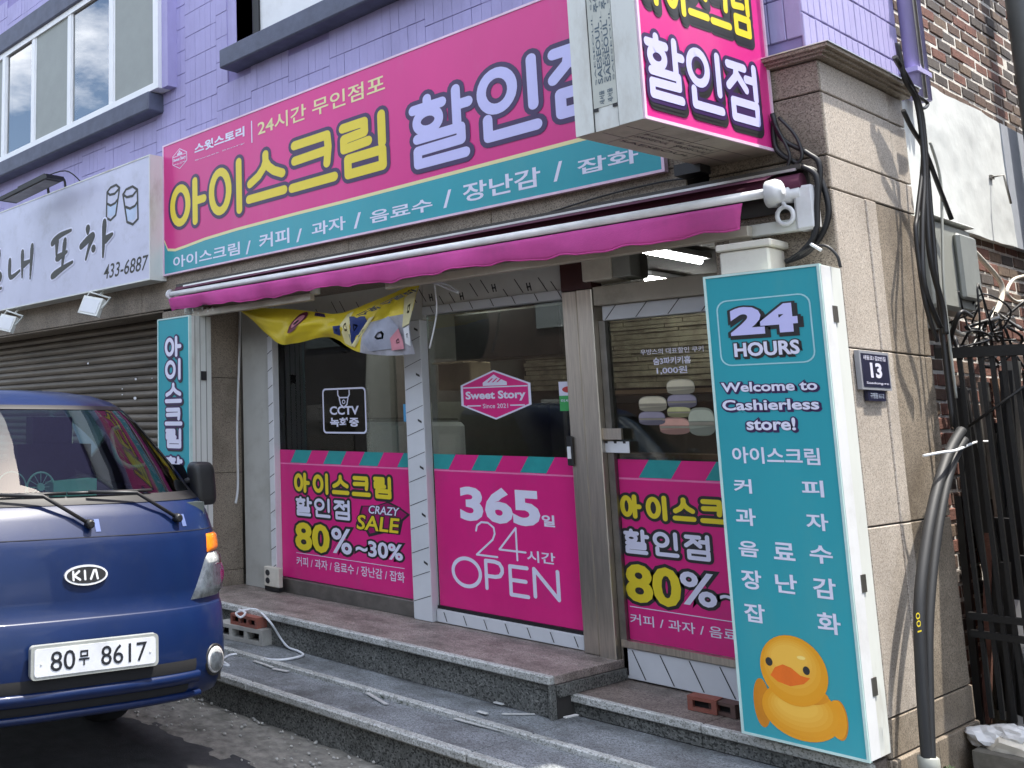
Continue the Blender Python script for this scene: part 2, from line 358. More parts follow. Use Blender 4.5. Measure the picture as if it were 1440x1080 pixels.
M_chrome = mat('chrome', (.75, .75, .76), .12, 1)
M_rubber = mat('rubber', (.02, .02, .02), .8)
M_inter = mat('cab_trim', (.07, .085, .08), .8)
M_redb = mat('red_clay', (.26, .085, .06), .85, bump=.8, bscale=120, dirt=(.12, .1, .09), dscale=20, damt=.6)
M_cblock = mat('block_concrete', (.36, .35, .32), .9, bump=1, bscale=150, var=.2)
M_cord = mat('white_cord', (.72, .74, .76), .5)
M_print = mat('blue_grey_print', (.10, .14, .17), .5)
M_lamp = mat('lit_tube', (1, 1, 1), .5, emit=20)
M_room = mat('room_wall', (.10, .095, .085), .8)
M_roomf = mat('room_floor', (.12, .115, .105), .5)
# ------------------------------------------------------------------ ground
def sheet(name, m, pts, z, kind='structure', sub=None):
    return MB().add([(x, y, z) for x, y in pts], [tuple(range(len(pts)))]).build(name, m, kind=kind)
ground = sheet('ground', M_conc, [(-150, -150), (150, -150), (150, 150), (-150, 150)], -.012)
road = sheet('road', M_asph, [(-90, -9), (60, -9), (60, -1.86), (-3, -1.84), (-90, -1.8)], .004)
mb = MB()                                              # broken concrete gutter strip with an uneven surface
n1, n2 = 170, 14
rows = []
for j in range(n2 + 1):
    row = []
    for i in range(n1 + 1):
        x = -9 + i * 8.2 / n1; y = -1.95 + j * .72 / n2
        z = .006 + .010 * noise.noise(Vector((x * 3, y * 3, 0))) + .010 * noise.noise(Vector((x * 11, y * 11, 2))) + .006 * noise.noise(Vector((x * 31, y * 31, 4)))
        if j < 2: z -= .012 * (2 - j) * (.6 + noise.noise(Vector((x * 5, 0, 9))))
        row.append((x, y, z + .004))
    rows.append(row)
mb.grid(rows).build('gutter', M_conc, kind='structure')
mb = MB()
for _ in range(260):                                   # grit along the gutter
    x = random.uniform(-5.4, -1.6); y = random.uniform(-1.9, -1.37) if random.random() < .7 else -1.37 - abs(random.gauss(0, .04)); s = random.uniform(.003, .010)
    mb.cham([(x - s, y - s, .012), (x + s, y + s * random.uniform(.6, 1.3), .014 + s * 1.3)], s * .6)
mb.build('grit', mat('grit_stone', (.36, .35, .32), .9, var=.4, scale=60), kind='stuff')
alley = B('alley_floor', M_alley, None, -1.64, 1.4, .3, 9, -.01, .27, kind='structure')
# ------------------------------------------------------------------ the purple building
XS = -1.705                                            # plane of the alley wall
bld = thing('corner_building', (-4, 0, 0), 'lavender painted upper storey of ribbed tiles with slate sills above the shop signs', 'building')
WIN2 = (-5.66, -3.2, 4.52, 5.7)
core = MB().box(-11, -1.79, -.14, .82, 3.06, 12).box(-11, -1.93, .82, 9, 3.06, 12)
for b in ((-11, WIN2[0], 3.3, 12), (WIN2[1], -1.79, 3.3, 12), (WIN2[0], WIN2[1], 3.3, WIN2[2]), (WIN2[0], WIN2[1], WIN2[3], 12)):
    core.box(b[0], b[1], -.32, -.14, b[2], b[3])
core.box(-1.79, -1.773, -.32, .82, 3.3, 12)
core.build('wall', M_purpd, bld)
TW, TH = .069, .205
def tile_mesh(w_, h_):
    b = MB().cham([(0, -.011, 0), (w_, 0, h_)], .0035)
    o = b.build('wall_tile', M_purple); me = o.data; bpy.data.objects.remove(o); return me
tfront = tile_mesh(TW - .002, TH - .0055)
b = MB().cham([(0, 0, 0), (.013, TW - .0035, TH - .006)], .0035); o = b.build('wall_tile', M_purple); tside = o.data; bpy.data.objects.remove(o)
rest = MB(); nt_ = 0; cand = []
x = -1.765 - TW; ci_ = 0; oz = 0
while x > -10.9:
    if ci_ % 6 == 0: oz = random.choice((0, .5, .25, .75)) * TH
    z = 3.33 - TH + oz
    while z < 6.4:
        vis = z > 3.80 or x > -2.75
        if WIN2[0] - .14 < x + TW / 2 < WIN2[1] and z > WIN2[2] - TH: vis = False
        if vis and z > 3.34: cand.append((x, z))
        z += TH
    x -= TW; ci_ += 1
cand.sort(key=lambda t: -t[0])
for i, (x, z) in enumerate(cand):
    dy = random.uniform(-.0012, .0012) + .0025 * (noise.noise(Vector((x * 4, z * 9, 0))))
    if i < 190:
        o = bpy.data.objects.new('wall_tile', tfront); COL.objects.link(o); o.parent = bld; o.location = (x + 4, -.3195 + dy, z)
    else:
        rest.box(x, x + TW - .002, -.3305 + dy, -.31, z, z + TH - .0055)
rest.build('tile_field', M_purple, bld, kind='stuff', fix=False)
z = 3.343
while z < 4.6:
    y = -.33
    while y < .80:
        o = bpy.data.objects.new('wall_tile', tside); COL.objects.link(o); o.parent = bld; o.location = (-1.774 + 4 + random.uniform(-.001, .001), y, z); y += TW
    z += TH
# protruding window at the upper left
Pw = XZ(-.47)
def wu(px, py): return fy(px, py, -.47).x
fr = MB(); z0, z1 = 4.62, 5.76
xs = [-10.6, wu(4, 160), wu(43, 170), wu(94, 140), wu(153, 100), wu(222, 60)]
win = MB()
X0, X1 = xs[0], xs[-1]
win.box(X0, X1, -.47, -.335, z0 - .06, z0).box(X0, X1, -.47, -.335, z1, z1 + .07)
for x in (X0, xs[1] - .03, X1 - .07): win.box(x, x + .07, -.47, -.335, z0, z1)
wino = win.build('window', M_wframe, bld, label='long white framed sliding window')
for i, x in enumerate(xs[1:-1]):
    MB().box(x + .0, x + .055, -.462, -.34, z0, z1).build('mullion', M_wframe, wino)
panes = [(xs[1] + .04, xs[2], 0), (xs[2] + .05, xs[3], 1), (xs[3] + .05, xs[4], 0), (xs[4] + .05, X1 - .07, 1), (X0 + .07, xs[1] - .03, 1)]
M_screen = mat('insect_screen', (.26, .28, .26), .5, var=.05)
for a, b_, scr in panes:
    B('pane', M_wglass, wino, a, b_, -.44, -.432, z0, z1)
    B('backing', mat('dark_room', (.02, .03, .035), .3), wino, a, b_, -.42, -.40, z0, z1)
    if scr: B('insect_screen', M_screen, wino, a + .028, b_ - .028, -.4485, -.4465, z0, z1)
    for q in (a, b_ - .028): MB().box(q, q + .028, -.452, -.43, z0, z1).build('sash', M_wframe, wino)
B('trim', M_purple, bld, X1 + .001, X1 + .085, -.43, -.31, z0 - .06, z1 + .3)
B('sill', M_slate, bld, -10.9, -6.63, -.50, -.31, 4.385, 4.555, c=.012)
B('lintel', M_slate, bld, -10.9, -6.9, -.50, -.31, 5.82, 6.05, c=.012)
# recessed window over the sign, boarded white
B('sill', M_slate, bld, -5.675, -3.0, -.50, -.31, 4.455, 4.61, c=.01)
w2 = MB().box(WIN2[0] + .1, WIN2[0] + .17, -.24, -.15, 4.5, 5.7).build('window', M_black, bld, label='recessed window covered by a white board')
B('board', M_white, w2, WIN2[0] + .17, WIN2[1], -.22, -.19, 4.5, 5.7)
B('trim', M_purple, bld, WIN2[0] - .14, WIN2[0], -.325, -.15, 4.6, 5.7)
# ------------------------------------------------------------------ granite shop front
sto = thing('granite_shopfront', (-2, -.2, 0), 'speckled granite pilasters and lintel cladding the ground floor round the shop', 'shopfront')
c_ = MB().box(-2.20, XS - .016, -.366, .60, .02, 3.29).box(-6.6, -6.062, -.366, .0, .02, 2.64).box(-11, -2.3, -.366, .05, 2.64, 3.29)
c_.box(-2.19, -1.9, .0, .05, .3, 2.64).box(-1.95, -1.91, .6, 8, .0, 3.5)
c_.build('core', M_joint, sto)
def slab(m, *d): return B('slab', m, sto, *d, c=.004)
JZ = [.02, .333, .487, 1.248, 2.0, 2.70, 2.85, 3.142, 3.29]
for i in range(len(JZ) - 1):
    a, b_ = JZ[i] + .003, JZ[i + 1] - .003
    slab(G_front, -2.20, XS - .0005, -.38, -.366, a, b_)
    if b_ > 2.84:
        slab(G_side, XS - .015, XS, -.365, .40, a, b_); slab(G_side, XS - .015, XS - .002, .404, .61, a, b_)
    elif a > .4:
        slab(G_side, XS - .015, XS, -.365, -.02, a, b_); slab(G_side, XS - .015, XS + .004, -.015, .10, a, b_)
        slab(G_front, XS - .015, XS - .003, .104, .61, a, b_)  # darker granite: polished strip whose shade is also put into the colour
    else:
        slab(G_front, XS - .015, XS + (.012 if i == 0 else 0), -.365, .10, a, b_); slab(G_front, XS - .015, XS + (.012 if i == 0 else 0) - .001, .103, .63, a, b_)
for a, b_ in ((-11, -9.4), (-9.397, -8.1), (-8.097, -6.9), (-6.897, -5.7), (-5.697, -4.5), (-4.497, -3.4), (-3.397, -2.303)):
    slab(G_front, a, b_, -.38, -.366, 2.64, 2.93); slab(G_front, a, b_, -.38, -.366, 2.933, 3.29)
    slab(G_front, a, b_, -.366, .0, 2.622, 2.638)
for i, (a, b_) in enumerate(((.02, .55), (.553, 1.30), (1.303, 2.05), (2.053, 2.62))):
    slab(G_front, -6.6, -6.066, -.38, -.366, a, b_); slab(G_front, -6.064, -6.05, -.38, -.0, a, b_)
for a, b_, o_ in ((3.291, 3.304, .030), (3.304, 3.318, .046), (3.318, 3.334, .064)):
    MB().box(-2.5, XS + o_, -.38 - o_, -.3, a, b_).box(XS - .1, XS + o_, -.3, .61 + o_ * .5, a, b_).build('cornice', G_front, sto)
MB().box(-2.5, XS + .070, -.450, -.32, 3.335, 3.340).box(-1.77, XS + .070, -.32, .65, 3.335, 3.340).build('flashing', M_alu, sto)
# ------------------------------------------------------------------ steps
stp = thing('entrance_steps', (-4, -.7, 0), 'grey granite steps with light nosings leading up to the shop', 'steps')
def seg(x0, x1, n, g=.003):
    w_ = (x1 - x0) / n; return [(x0 + i * w_ + g / 2, x0 + (i + 1) * w_ - g / 2) for i in range(n)]
XR = -1.50
B('base', M_joint, stp, -7.4, XR - .01, -1.345, -.4, -.02, .165)
B('base', M_joint, stp, -6.04, -2.99, -.65, -.0, .16, .395); B('base', M_joint, stp, -3.1, -1.73, -.49, -.0, .16, .298)
for a, b_ in seg(-7.4, XR, 5):
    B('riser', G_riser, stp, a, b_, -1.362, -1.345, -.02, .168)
for a, b_ in seg(-7.4, XR, 4):
    B('tread', G_step, stp, a, b_, -1.335, -.99, .168, .2095, c=.002)
    B('nosing', G_edge, stp, a, b_, -1.40, -1.338, .166, .212, c=.009)
for a, b_ in seg(-7.2, XR, 4):
    B('tread', G_step, stp, a, b_, -.945, -.60, .19, .2335, c=.002)
    B('nosing', G_edge, stp, a, b_, -1.0, -.948, .195, .236, c=.007)
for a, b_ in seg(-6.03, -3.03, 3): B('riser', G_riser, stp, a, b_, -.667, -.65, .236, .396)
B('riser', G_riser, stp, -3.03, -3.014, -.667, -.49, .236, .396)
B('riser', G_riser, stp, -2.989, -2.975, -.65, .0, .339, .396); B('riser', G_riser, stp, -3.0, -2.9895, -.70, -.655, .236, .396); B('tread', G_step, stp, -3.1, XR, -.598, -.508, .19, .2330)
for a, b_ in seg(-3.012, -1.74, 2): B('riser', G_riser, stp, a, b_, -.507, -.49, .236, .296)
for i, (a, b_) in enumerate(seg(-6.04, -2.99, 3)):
    B('nosing', G_edge, stp, a, b_, -.702, -.655, .397, .439, c=.006)
    B('platform_slab', G_plat, stp, a, b_, -.652, -.33, .397, .4375, c=.002)
for i, (a, b_) in enumerate(seg(-6.04, -2.99, 5)):
    B('platform_slab', G_plat, stp, a, b_, -.327, .06, .397, .4375, c=.002)
G_pld = granite('granite_stained', '857a72', '9a9088', '5a504a', dirt='3a342e', damt=.75, sc=170, dscale=5)
for a, b_ in seg(-3.02, -1.72, 2):
    B('nosing', G_edge, stp, a, b_, -.53, -.49, .298, .338, c=.005); B('platform_slab', G_pld, stp, a, b_, -.487, -.19, .298, .3365, c=.002)
for a, b_ in seg(-2.985, -1.72, 2): B('platform_slab', G_pld, stp, a, b_, -.187, .06, .298, .3365, c=.002)
# ------------------------------------------------------------------ shop interior
room = MB()
room.box(-6.6, -6.5, .1, 5, .3, 3.05).box(-6.6, -1.9, 5, 5.1, .3, 3.05).box(-1.96, -1.92, .05, 5, .3, 3.05).box(-6.6, -1.9, .05, 5, 2.98, 3.06)
room.build('shop_room', M_room, kind='structure')
B('shop_floor', M_roomf, None, -6.5, -1.95, .06, 5, .3, .42, kind='structure')
ib = thing('stone_feature_wall', (-4.5, 4.4, 1.9), 'rough pale stone strips on the back wall inside the shop', 'wall')
M_strip = mat('stone_strip', (.27, .235, .17), .85, var=.4, scale=8, bump=1)
z = 2.05
while z < 2.95:
    h = random.uniform(.03, .06); x = -6.4
    while x < -2.2:
        l = random.uniform(.3, .7); B('stone_strip', M_strip, ib, x, min(x + l, -2.2), 4.45 - random.uniform(0, .05), 4.55, z, z + h - .008); x += l + .006
    z += h
B('backing', M_dark, ib, -6.45, -2.15, 4.5, 4.6, 1.9, 2.97)
for i, (x, y0) in enumerate(((-3.6, 1.35), (-4.3, 3.0), (-5.6, 1.6))):
    lt = thing('ceiling_light', (x, y0 + .5, 2.9), ['lit fluorescent tube nearest the door inside the shop', 'lit fluorescent tube deeper inside the shop behind the door glass', 'lit fluorescent tube inside the shop behind the left window'][i], 'ceiling light', 'fluorescent lights in the shop')
    B('housing', M_white, lt, x - .07, x + .07, y0, y0 + 1.2, 2.93, 2.975, c=.01)
    MB().tube([(x, y0 + .05, 2.91), (x, y0 + 1.15, 2.91)], .019).build('tube', M_lamp, lt)
def shelf(x0, x1, y0, y1, zs, label):
    t = thing('display_shelf', ((x0 + x1) / 2, y0, .42), label, 'shelf')
    for z in zs: B('shelf_board', mat('shelf_wood', (.16, .10, .06), .6), t, x0, x1, y0, y1, z, z + .035)
    for x in (x0, x1 - .04): B('upright', M_steeld, t, x, x + .04, y0 + .01, y1 - .01, .42, max(zs))
    return t
shelf(-5.3, -2.6, 3.3, 3.75, (.9, 1.4, 1.95), 'long wooden shelf deep inside the shop under the stone strips')
def freezer(x0, x1, y0, y1, z1, label, m):
    t = thing('chest_freezer', ((x0 + x1) / 2, (y0 + y1) / 2, .42), label, 'freezer')
    B('body', m, t, x0, x1, y0, y1, .46, z1, c=.03); B('lid', M_wglass, t, x0 + .04, x1 - .04, y0 + .04, y1 - .04, z1 + .001, z1 + .03, c=.01)
    B('plinth', M_black, t, x0 + .05, x1 - .05, y0 + .05, y1 - .05, .42, .458)
freezer(-5.42, -4.80, .5, 1.2, 1.70, 'pale cabinet standing just inside the left window', M_white)
freezer(-3.9, -2.4, 1.6, 2.4, 1.25, 'dark chest freezer inside behind the glass doors', M_black)
t = thing('wall_board', (-4.9, 1.3, 2.2), 'dark hanging board inside the shop behind the middle glass', 'board'); bx0, bx1, bz0, bz1 = fy(640, 470, 2.2).x, fy(786, 470, 2.2).x, fy(720, 502, 2.2).z, fy(720, 436, 2.2).z; B('panel', M_black, t, bx0, bx1, 2.2, 2.24, bz0, bz1); B('frame', M_steeld, t, bx0 - .02, bx1 + .02, 2.241, 2.26, bz0 - .02, bz1 + .02)
t = thing('cardboard_box', (-5.6, 2.2, 1.9), 'small brown box on the shelf inside the left window', 'box'); B('carton', mat('cardboard', (.40, .31, .2), .8), t, -5.75, -5.4, 2.1, 2.4, 1.99, 2.24, c=.01); B('flap', mat('cardboard', (.4, .31, .2), .8), t, -5.74, -5.41, 2.02, 2.1, 2.22, 2.235)
# ------------------------------------------------------------------ shop window, sliding door, right door
def stripes(P, u0, u1, v0, v1, parent, mats, n0=0, w_=.17, sl=.06):
    mbs = {m.name: (m, MB()) for m in mats}; u = u0 - sl; k = n0
    while u < u1:
        a, b_ = u, min(u + w_, u1 + sl); pts = []
        for q, vv in ((a, v0), (b_, v0), (b_ + sl, v1), (a + sl, v1)): pts.append((min(max(q, u0), u1), vv))
        if b_ > u0: mbs[mats[k % 2].name][1].poly(P, pts, .0012 + .0002 * (k % 2))
        u += w_; k += 1
    flush(mbs, parent, 'stripe_band')
G0 = XZ(0)
ZF = fy(600, 638).z                                    # top of the pink films
FB = .055
def film(P, u0, u1, v0, parent, k0=0):
    MB().pbox(P, u0, v0, u1, ZF, 0, .0008).build('film', M_pinkf, parent)
    stripes(P, u0, u1, ZF - .095, ZF, parent, (M_pinkf, M_tealf), k0)
    MB().pbox(P, u0, ZF - .108, u1, ZF - .098, .0009, .0014).build('film_line', mat('rose_line', (.8, .2, .42), .3), parent)
def frame_print(P, u0, u1, v0, v1, parent, step=.18, diag=.06, seed=0):
    mb = MB(); rnd = random.Random(seed); u = u0 + step * .4
    while u < u1 - .03:
        s_ = diag * (v1 - v0) / .12
        mb.poly(P, [(u, v1 - .004), (u + .006, v1 - .004), (u + .006 + s_, v0 + .004), (u + s_, v0 + .004)], .0012); u += step
    mb.build('film_print', M_char, parent)
def sale_print(P, rects, parent, right=False):
    (r1, r2, r3, r4, rt, r5, ln) = rects
    h = .002
    strokes(P, '아이스크림', split(*r1, 5), .014 * (r1[3] - r1[1]) / .12, [(M_char, .024 * (r1[3] - r1[1]) / .12, h, 0, 0), (M_yel, .0108 * (r1[3] - r1[1]) / .12, h + .0015, 0, 0)], parent)
    strokes(P, '할인점', split(*r2, 3), .011 * (r2[3] - r2[1]) / .12, [(M_char, .022 * (r2[3] - r2[1]) / .12, h, 0, 0), (M_lav2, .0092 * (r2[3] - r2[1]) / .12, h + .0015, 0, 0)], parent)
    text(P, '80', r3, [(M_yel, .035, h + .0015), (M_char, .10, h)], parent); text(P, '%', r4, [(M_lav2, .02, h + .0015), (M_char, .09, h)], parent)
    text(P, '~30%', rt, [(M_lav2, .03, h + .0015), (M_char, .12, h)], parent)
    text(P, '커피 / 과자 / 음료수 / 장난감 / 잡화', r5, [(M_lav2, .008, h)], parent)
    mb = MB(); (a, b_) = ln; mb.pbox(P, a[0], b_[1], b_[0], b_[1] + .004, .001, .002); mb.build('rule_line', M_lav2, parent)
# left window
sw = thing('shop_window', (-4.95, 0, .44), 'left shop window with pink sale film and small CCTV sticker', 'shop window')
XL0, XL1 = fy(394, 700).x, fy(584, 700).x
B('pane', M_glass, sw, XL0, XL1, .012, .020, .47, 2.45)
B('kick_rail', M_steeld, sw, XL0, XL1 + .02, -.02, .04, .437, fy(592, 845).z - .006, c=.004)
P = XZ(.0105); film(P, XL0, XL1, fy(592, 845).z, sw)
R = lambda *a: P.rect(*a)
sale_print(P, (R((412.5, 693), (553.5, 670)), R((415, 725), (495.5, 703.5)), R((416, 772.5), (463.5, 738.5)), R((467, 777), (494.5, 744.5)), R((501, 780), (566.5, 766)), R((417.5, 795), (569, 805)), ((P.px(417, 778)), P.px(569, 800))), sw)
burst = [P.px(*q) for q in ((503, 731), (508, 711), (529, 711), (546, 705), (562, 713), (577, 724), (567, 733), (563, 752), (540, 750), (519, 755), (512, 742), (500, 738))]
MB().poly(P, burst, .0015).build('burst_shape', M_char, sw)
cxb = sum(a for a, _ in burst) / 12; cyb = sum(b for _, b in burst) / 12
MB().poly(P, [(cxb + (a - cxb) * .9, cyb + (b - cyb) * .86 + .006) for a, b in burst], .0019).build('burst_shape', M_pinkfd, sw)
text(P, 'CRAZY', R((519, 722), (561, 714)), [(M_lav2, .02, .0030), (M_char, .09, .0024)], sw, slant=.05)
text(P, 'SALE', R((503, 744), (561, 729)), [(M_yel, .02, .0034), (M_char, .08, .0027)], sw, slant=.05)
cc = MB(); a = P.px(455, 609.5); b_ = P.px(514, 544); ro = rrect(a[0], a[1], b_[0], b_[1], .03); ri = rrect(a[0] + .012, a[1] + .012, b_[0] - .012, b_[1] - .012, .022)
n = len(ro); cc.add([P.at(*q, .001) for q in ro] + [P.at(*q, .001) for q in ri], [(i, (i + 1) % n, n + (i + 1) % n, n + i) for i in range(n)])
um = (a[0] + b_[0]) / 2; vt = b_[1]
k = ribbon(cc, P, [(um - .055, vt - .02), (um - .055, vt - .05), (um - .04, vt - .07), (um + .04, vt - .07), (um + .055, vt - .05), (um + .055, vt - .02)], .005, .0012, 0)
k = ribbon(cc, P, [(um - .042, vt - .075), (um - .03, vt - .12), (um, vt - .14), (um + .03, vt - .12), (um + .042, vt - .075)], .005, .0012, k)
ribbon(cc, P, [(x, y) for x, y in ell(um, vt - .1, .013, .013, 10)], .003, .0012, k)
cc.build('camera_sticker', M_lav2, sw, fix=False)
text(P, 'CCTV', R((464, 583.5), (504.5, 570.5)), [(M_lav2, .03, .0012)], sw, 'camera_sticker'); text(P, '녹화중', R((464.5, 600), (504.5, 587)), [(M_lav2, .035, .0012)], sw, 'camera_sticker')
st = MB(); a = P.px(568, 593); b_ = P.px(582, 568); st.pbox(P, a[0], a[1], b_[0], b_[1], .0005, .0012); st.build('notice_sticker', mat('sky_blue_print', (.08, .35, .62), .4), sw)
text(P, 'S', (a[0] + .02, a[1] + .03, b_[0] - .02, b_[1] - .02), [(M_lav2, .03, .0016)], sw)
# white side panel between the column and the window
wp = thing('side_panel', (-5.85, -.05, .44), 'plain off white panel between the stone column and the left shop window', 'panel')
B('sheet', mat('ivory_panel', (.50, .50, .46), .5, var=.05, dirt=(.36, .35, .3), damt=.5), wp, -5.99, XL0 - .06, -.03, .03, .44, 2.62)
B('edge_strip', M_white, wp, XL0 - .058, XL0 - .002, -.05, .03, .44, 2.62, c=.003)
frame = MB(); Pq = XZ(-.0505)
for z in [.6 + .135 * i for i in range(15)]: frame.poly(Pq, [(XL0 - .056, z), (XL0 - .004, z + .03), (XL0 - .004, z + .036), (XL0 - .056, z + .006)], .0006)
frame.build('film_print', M_char, wp)
# post between window and sliding door
XP0, XP1 = fy(583.5, 700).x, fy(609, 700).x
post = thing('window_post', ((XP0 + XP1) / 2, 0, .44), 'white post still in printed protective film between window and middle door', 'post')
B('upright', M_film, post, XP0 + .002, XP1 - .002, -.055, .03, .44, 2.36, c=.003); B('return', M_white, post, XP0 - .02, XP0, -.03, .03, .44, 2.36)
mb = MB(); Pq = XZ(-.0555)
for i in range(12):
    z = .55 + i * .15; mb.poly(Pq, [(XP0 + .005, z), (XP1 - .005, z + .05), (XP1 - .005, z + .054), (XP0 + .005, z + .004)], .0006)
    if i % 2: mb.poly(Pq, [(XP1 - .05, z + .1), (XP1 - .02, z + .085), (XP1 - .02, z + .10), (XP1 - .05, z + .115)], .0006)
mb.build('film_print', M_char, post)
# transom boards over window and middle door
tr = thing('header_board', (-4.4, 0, 2.4), 'grey boards in marked protective film above the window and middle door', 'panel')
XM1 = fy(802, 500).x
B('board', M_filmg, tr, XL0 - .05, XP1 - .0, -.02, .03, 2.37, 2.62)
B('board', M_filmg, tr, XP1 + .004, XM1, -.02, .03, 2.452, 2.62)
B('door_header', M_film, tr, XP1 + .004, XM1, -.035, .03, fy(700, 432).z, 2.449, c=.003)
mb = MB(); Pq = XZ(-.0205); rnd = random.Random(4)
for i in range(30):
    u = XL0 + .05 + i * .079; v = 2.40 + rnd.random() * .10
    if i % 3: mb.poly(Pq, [(u, v + .09), (u + .007, v + .09), (u + .062, v), (u + .055, v)], .0006)
    elif u > XP1 - .3:
        for du in (0, .02): mb.poly(Pq, [(u + du, v + .05), (u + du + .008, v + .05), (u + du + .018, v), (u + du + .01, v)], .0006)
        mb.poly(Pq, [(u + .004, v + .03), (u + .03, v + .03), (u + .03, v + .02), (u + .004, v + .02)], .0009)
mb.build('film_print', M_char, tr)
frame_print(XZ(-.0355), XP1 + .01, XM1, fy(700, 432).z, 2.449, tr, .15, .05)
# middle sliding door
sd = thing('sliding_door', (-3.65, 0, .44), 'middle glass door with 365 OPEN film and pink hexagon logo', 'door')
zb = fy(613, 850).z
B('pane', M_glass, sd, XP1 + .002, XM1, .012, .020, zb - .03, 2.40)
B('bottom_rail', M_film, sd, XP1 + .004, XM1 - .002, -.02, .035, .442, zb - .022, c=.003); frame_print(XZ(-.0205), XP1, XM1, .45, zb - .03, sd, .145, .04)
B('gasket', M_black, sd, XP1 + .002, XM1, -.004, .03, zb - .021, zb - .002)
film(P, XP1 + .012, XM1 - .002, zb, sd, 1)
text(P, '365', R((648, 731.5), (758, 689)), [(M_lav2, .042, .0016)], sd); text(P, '일', R((762.5, 740), (780, 725)), [(M_lav2, .03, .0016)], sd)
def pts_box(q): return q
strokes(P, '2', [R((669, 781), (700, 734.5))], .006, [(M_lav2, .006, .0016, 0, 0)], sd); strokes(P, '4', [R((702, 786), (739.5, 742.5))], .006, [(M_lav2, .006, .0016, 0, 0)], sd)
text(P, '시간', R((741.5, 789.5), (780.5, 778)), [(M_lav2, .02, .0016)], sd)
oo = [R((635.5, 824.5), (678, 784.5)), R((680, 829), (711, 789)), R((714, 838), (746.5, 797)), R((748.5, 841), (789, 802))]
strokes(P, 'OPEN', oo, .012, [(M_lav2, .0115, .0016, 0, 0)], sd)
a = P.px(650, 587); b_ = P.px(745, 523); um = (a[0] + b_[0]) / 2; cv = P.px(697, 555)[1]
hw = (b_[0] - a[0]) / 2; hh = abs(P.px(697, 520)[1] - P.px(697, 590)[1]) / 2
def hexa(P, cu, cv, hw, hh, h, m, parent): MB().poly(P, [(cu, cv + hh), (cu - hw, cv + hh * .42), (cu - hw, cv - hh * .42), (cu, cv - hh), (cu + hw, cv - hh * .42), (cu + hw, cv + hh * .42)], h).build('emblem', m, parent)
def logo(P, um, cv, hw, hh, parent, h=.001, thin=1, ink=None, fill=None):
    ink = ink or M_lav2; fill = fill or M_pinkf
    hexa(P, um, cv, hw, hh, h, ink, parent); hexa(P, um, cv, hw * .93, hh * .93, h + .0005, fill, parent)
    mb = MB(); mb.pbox(P, um - hw * .92, cv + hh * .29, um + hw * .92, cv + hh * .34, h + .001, h + .0012)
    mb.poly(P, [(um - hw * .33, cv + hh * .37), (um - hw * .33, cv + hh * .5), (um - hw * .1, cv + hh * .72), (um, cv + hh * .82), (um + hw * .12, cv + hh * .68), (um + hw * .36, cv + hh * .5), (um + hw * .36, cv + hh * .37)], h + .0012)
    for q in (-1, 1): mb.pbox(P, um + q * hw * .62 - hw * .2, cv - hh * .46, um + q * hw * .62 + hw * .2, cv - hh * .41, h + .001, h + .0014)
    mb.build('emblem', ink, parent)
    mb = MB()
    for i in range(3): mb.poly(P, [(um - hw * .2 + i * .13 * hw, cv + hh * (.5)), (um - hw * .15 + i * .13 * hw, cv + hh * .5), (um - hw * .02 + i * .13 * hw, cv + hh * .66), (um - hw * .07 + i * .13 * hw, cv + hh * .66)], h + .0016)
    mb.build('emblem', fill, parent)
    text(P, 'Sweet Story', (um - hw * .86, cv - hh * .26, um + hw * .86, cv + hh * .16), [(ink, .035, h + .0014)], parent)
    text(P, 'Since 2021', (um - hw * .36, cv - hh * .54, um + hw * .36, cv - hh * .36), [(ink, .005, h + .0014)], parent)
logo(P, um, cv, hw, hh, sd)
a = P.px(788, 578); b_ = P.px(809, 556); c2 = P.px(809, 536)
MB().pbox(P, a[0], a[1], b_[0], b_[1], .0005, .0012).build('door_sticker', mat('green_print', (.05, .36, .10), .4), sd); MB().pbox(P, a[0], b_[1], b_[0], c2[1], .0005, .0012).build('door_sticker', M_lav2, sd)
MB().poly(P, ell(a[0] + .06, b_[1] + .035, .04, .018)[:-1], .0016).build('door_sticker', mat('red_print', (.5, .05, .05), .4), sd)
text(P, '미세요', (a[0] + .01, a[1] + .05, b_[0] - .01, b_[1] - .02), [(M_lav2, .02, .0016)], sd)
B('lock', M_black, sd, XM1 - .015, XM1 + .02, -.075, -.06, fy(820, 655).z, fy(820, 613).z, c=.005); B('lock', M_white, sd, XM1 - .008, XM1 + .013, -.08, -.0755, fy(820, 645).z, fy(820, 628).z)
# steel door post
XQ1 = fy(866, 700).x - .02
sp_ = thing('door_post', (-3.1, 0, .44), 'brushed steel post between the middle and right glass doors', 'post')
xm = (XM1 + XQ1) / 2
B('upright', M_steel, sp_, XM1 + .002, xm - .004, -.055, .04, .44, 2.43, c=.004); B('upright', M_steel, sp_, xm + .004, XQ1, -.07, .04, .37, 2.43, c=.004); B('groove', M_dark, sp_, xm - .004, xm + .004, -.03, .03, .44, 2.43)
mar = mat('maroon_paint', (.05, .012, .012), .4)
B('head', mar, sp_, XM1 + .002, xm - .004, -.054, .04, 2.432, 2.62); B('head', mar, sp_, xm + .004, XQ1, -.069, .04, 2.432, 2.62)
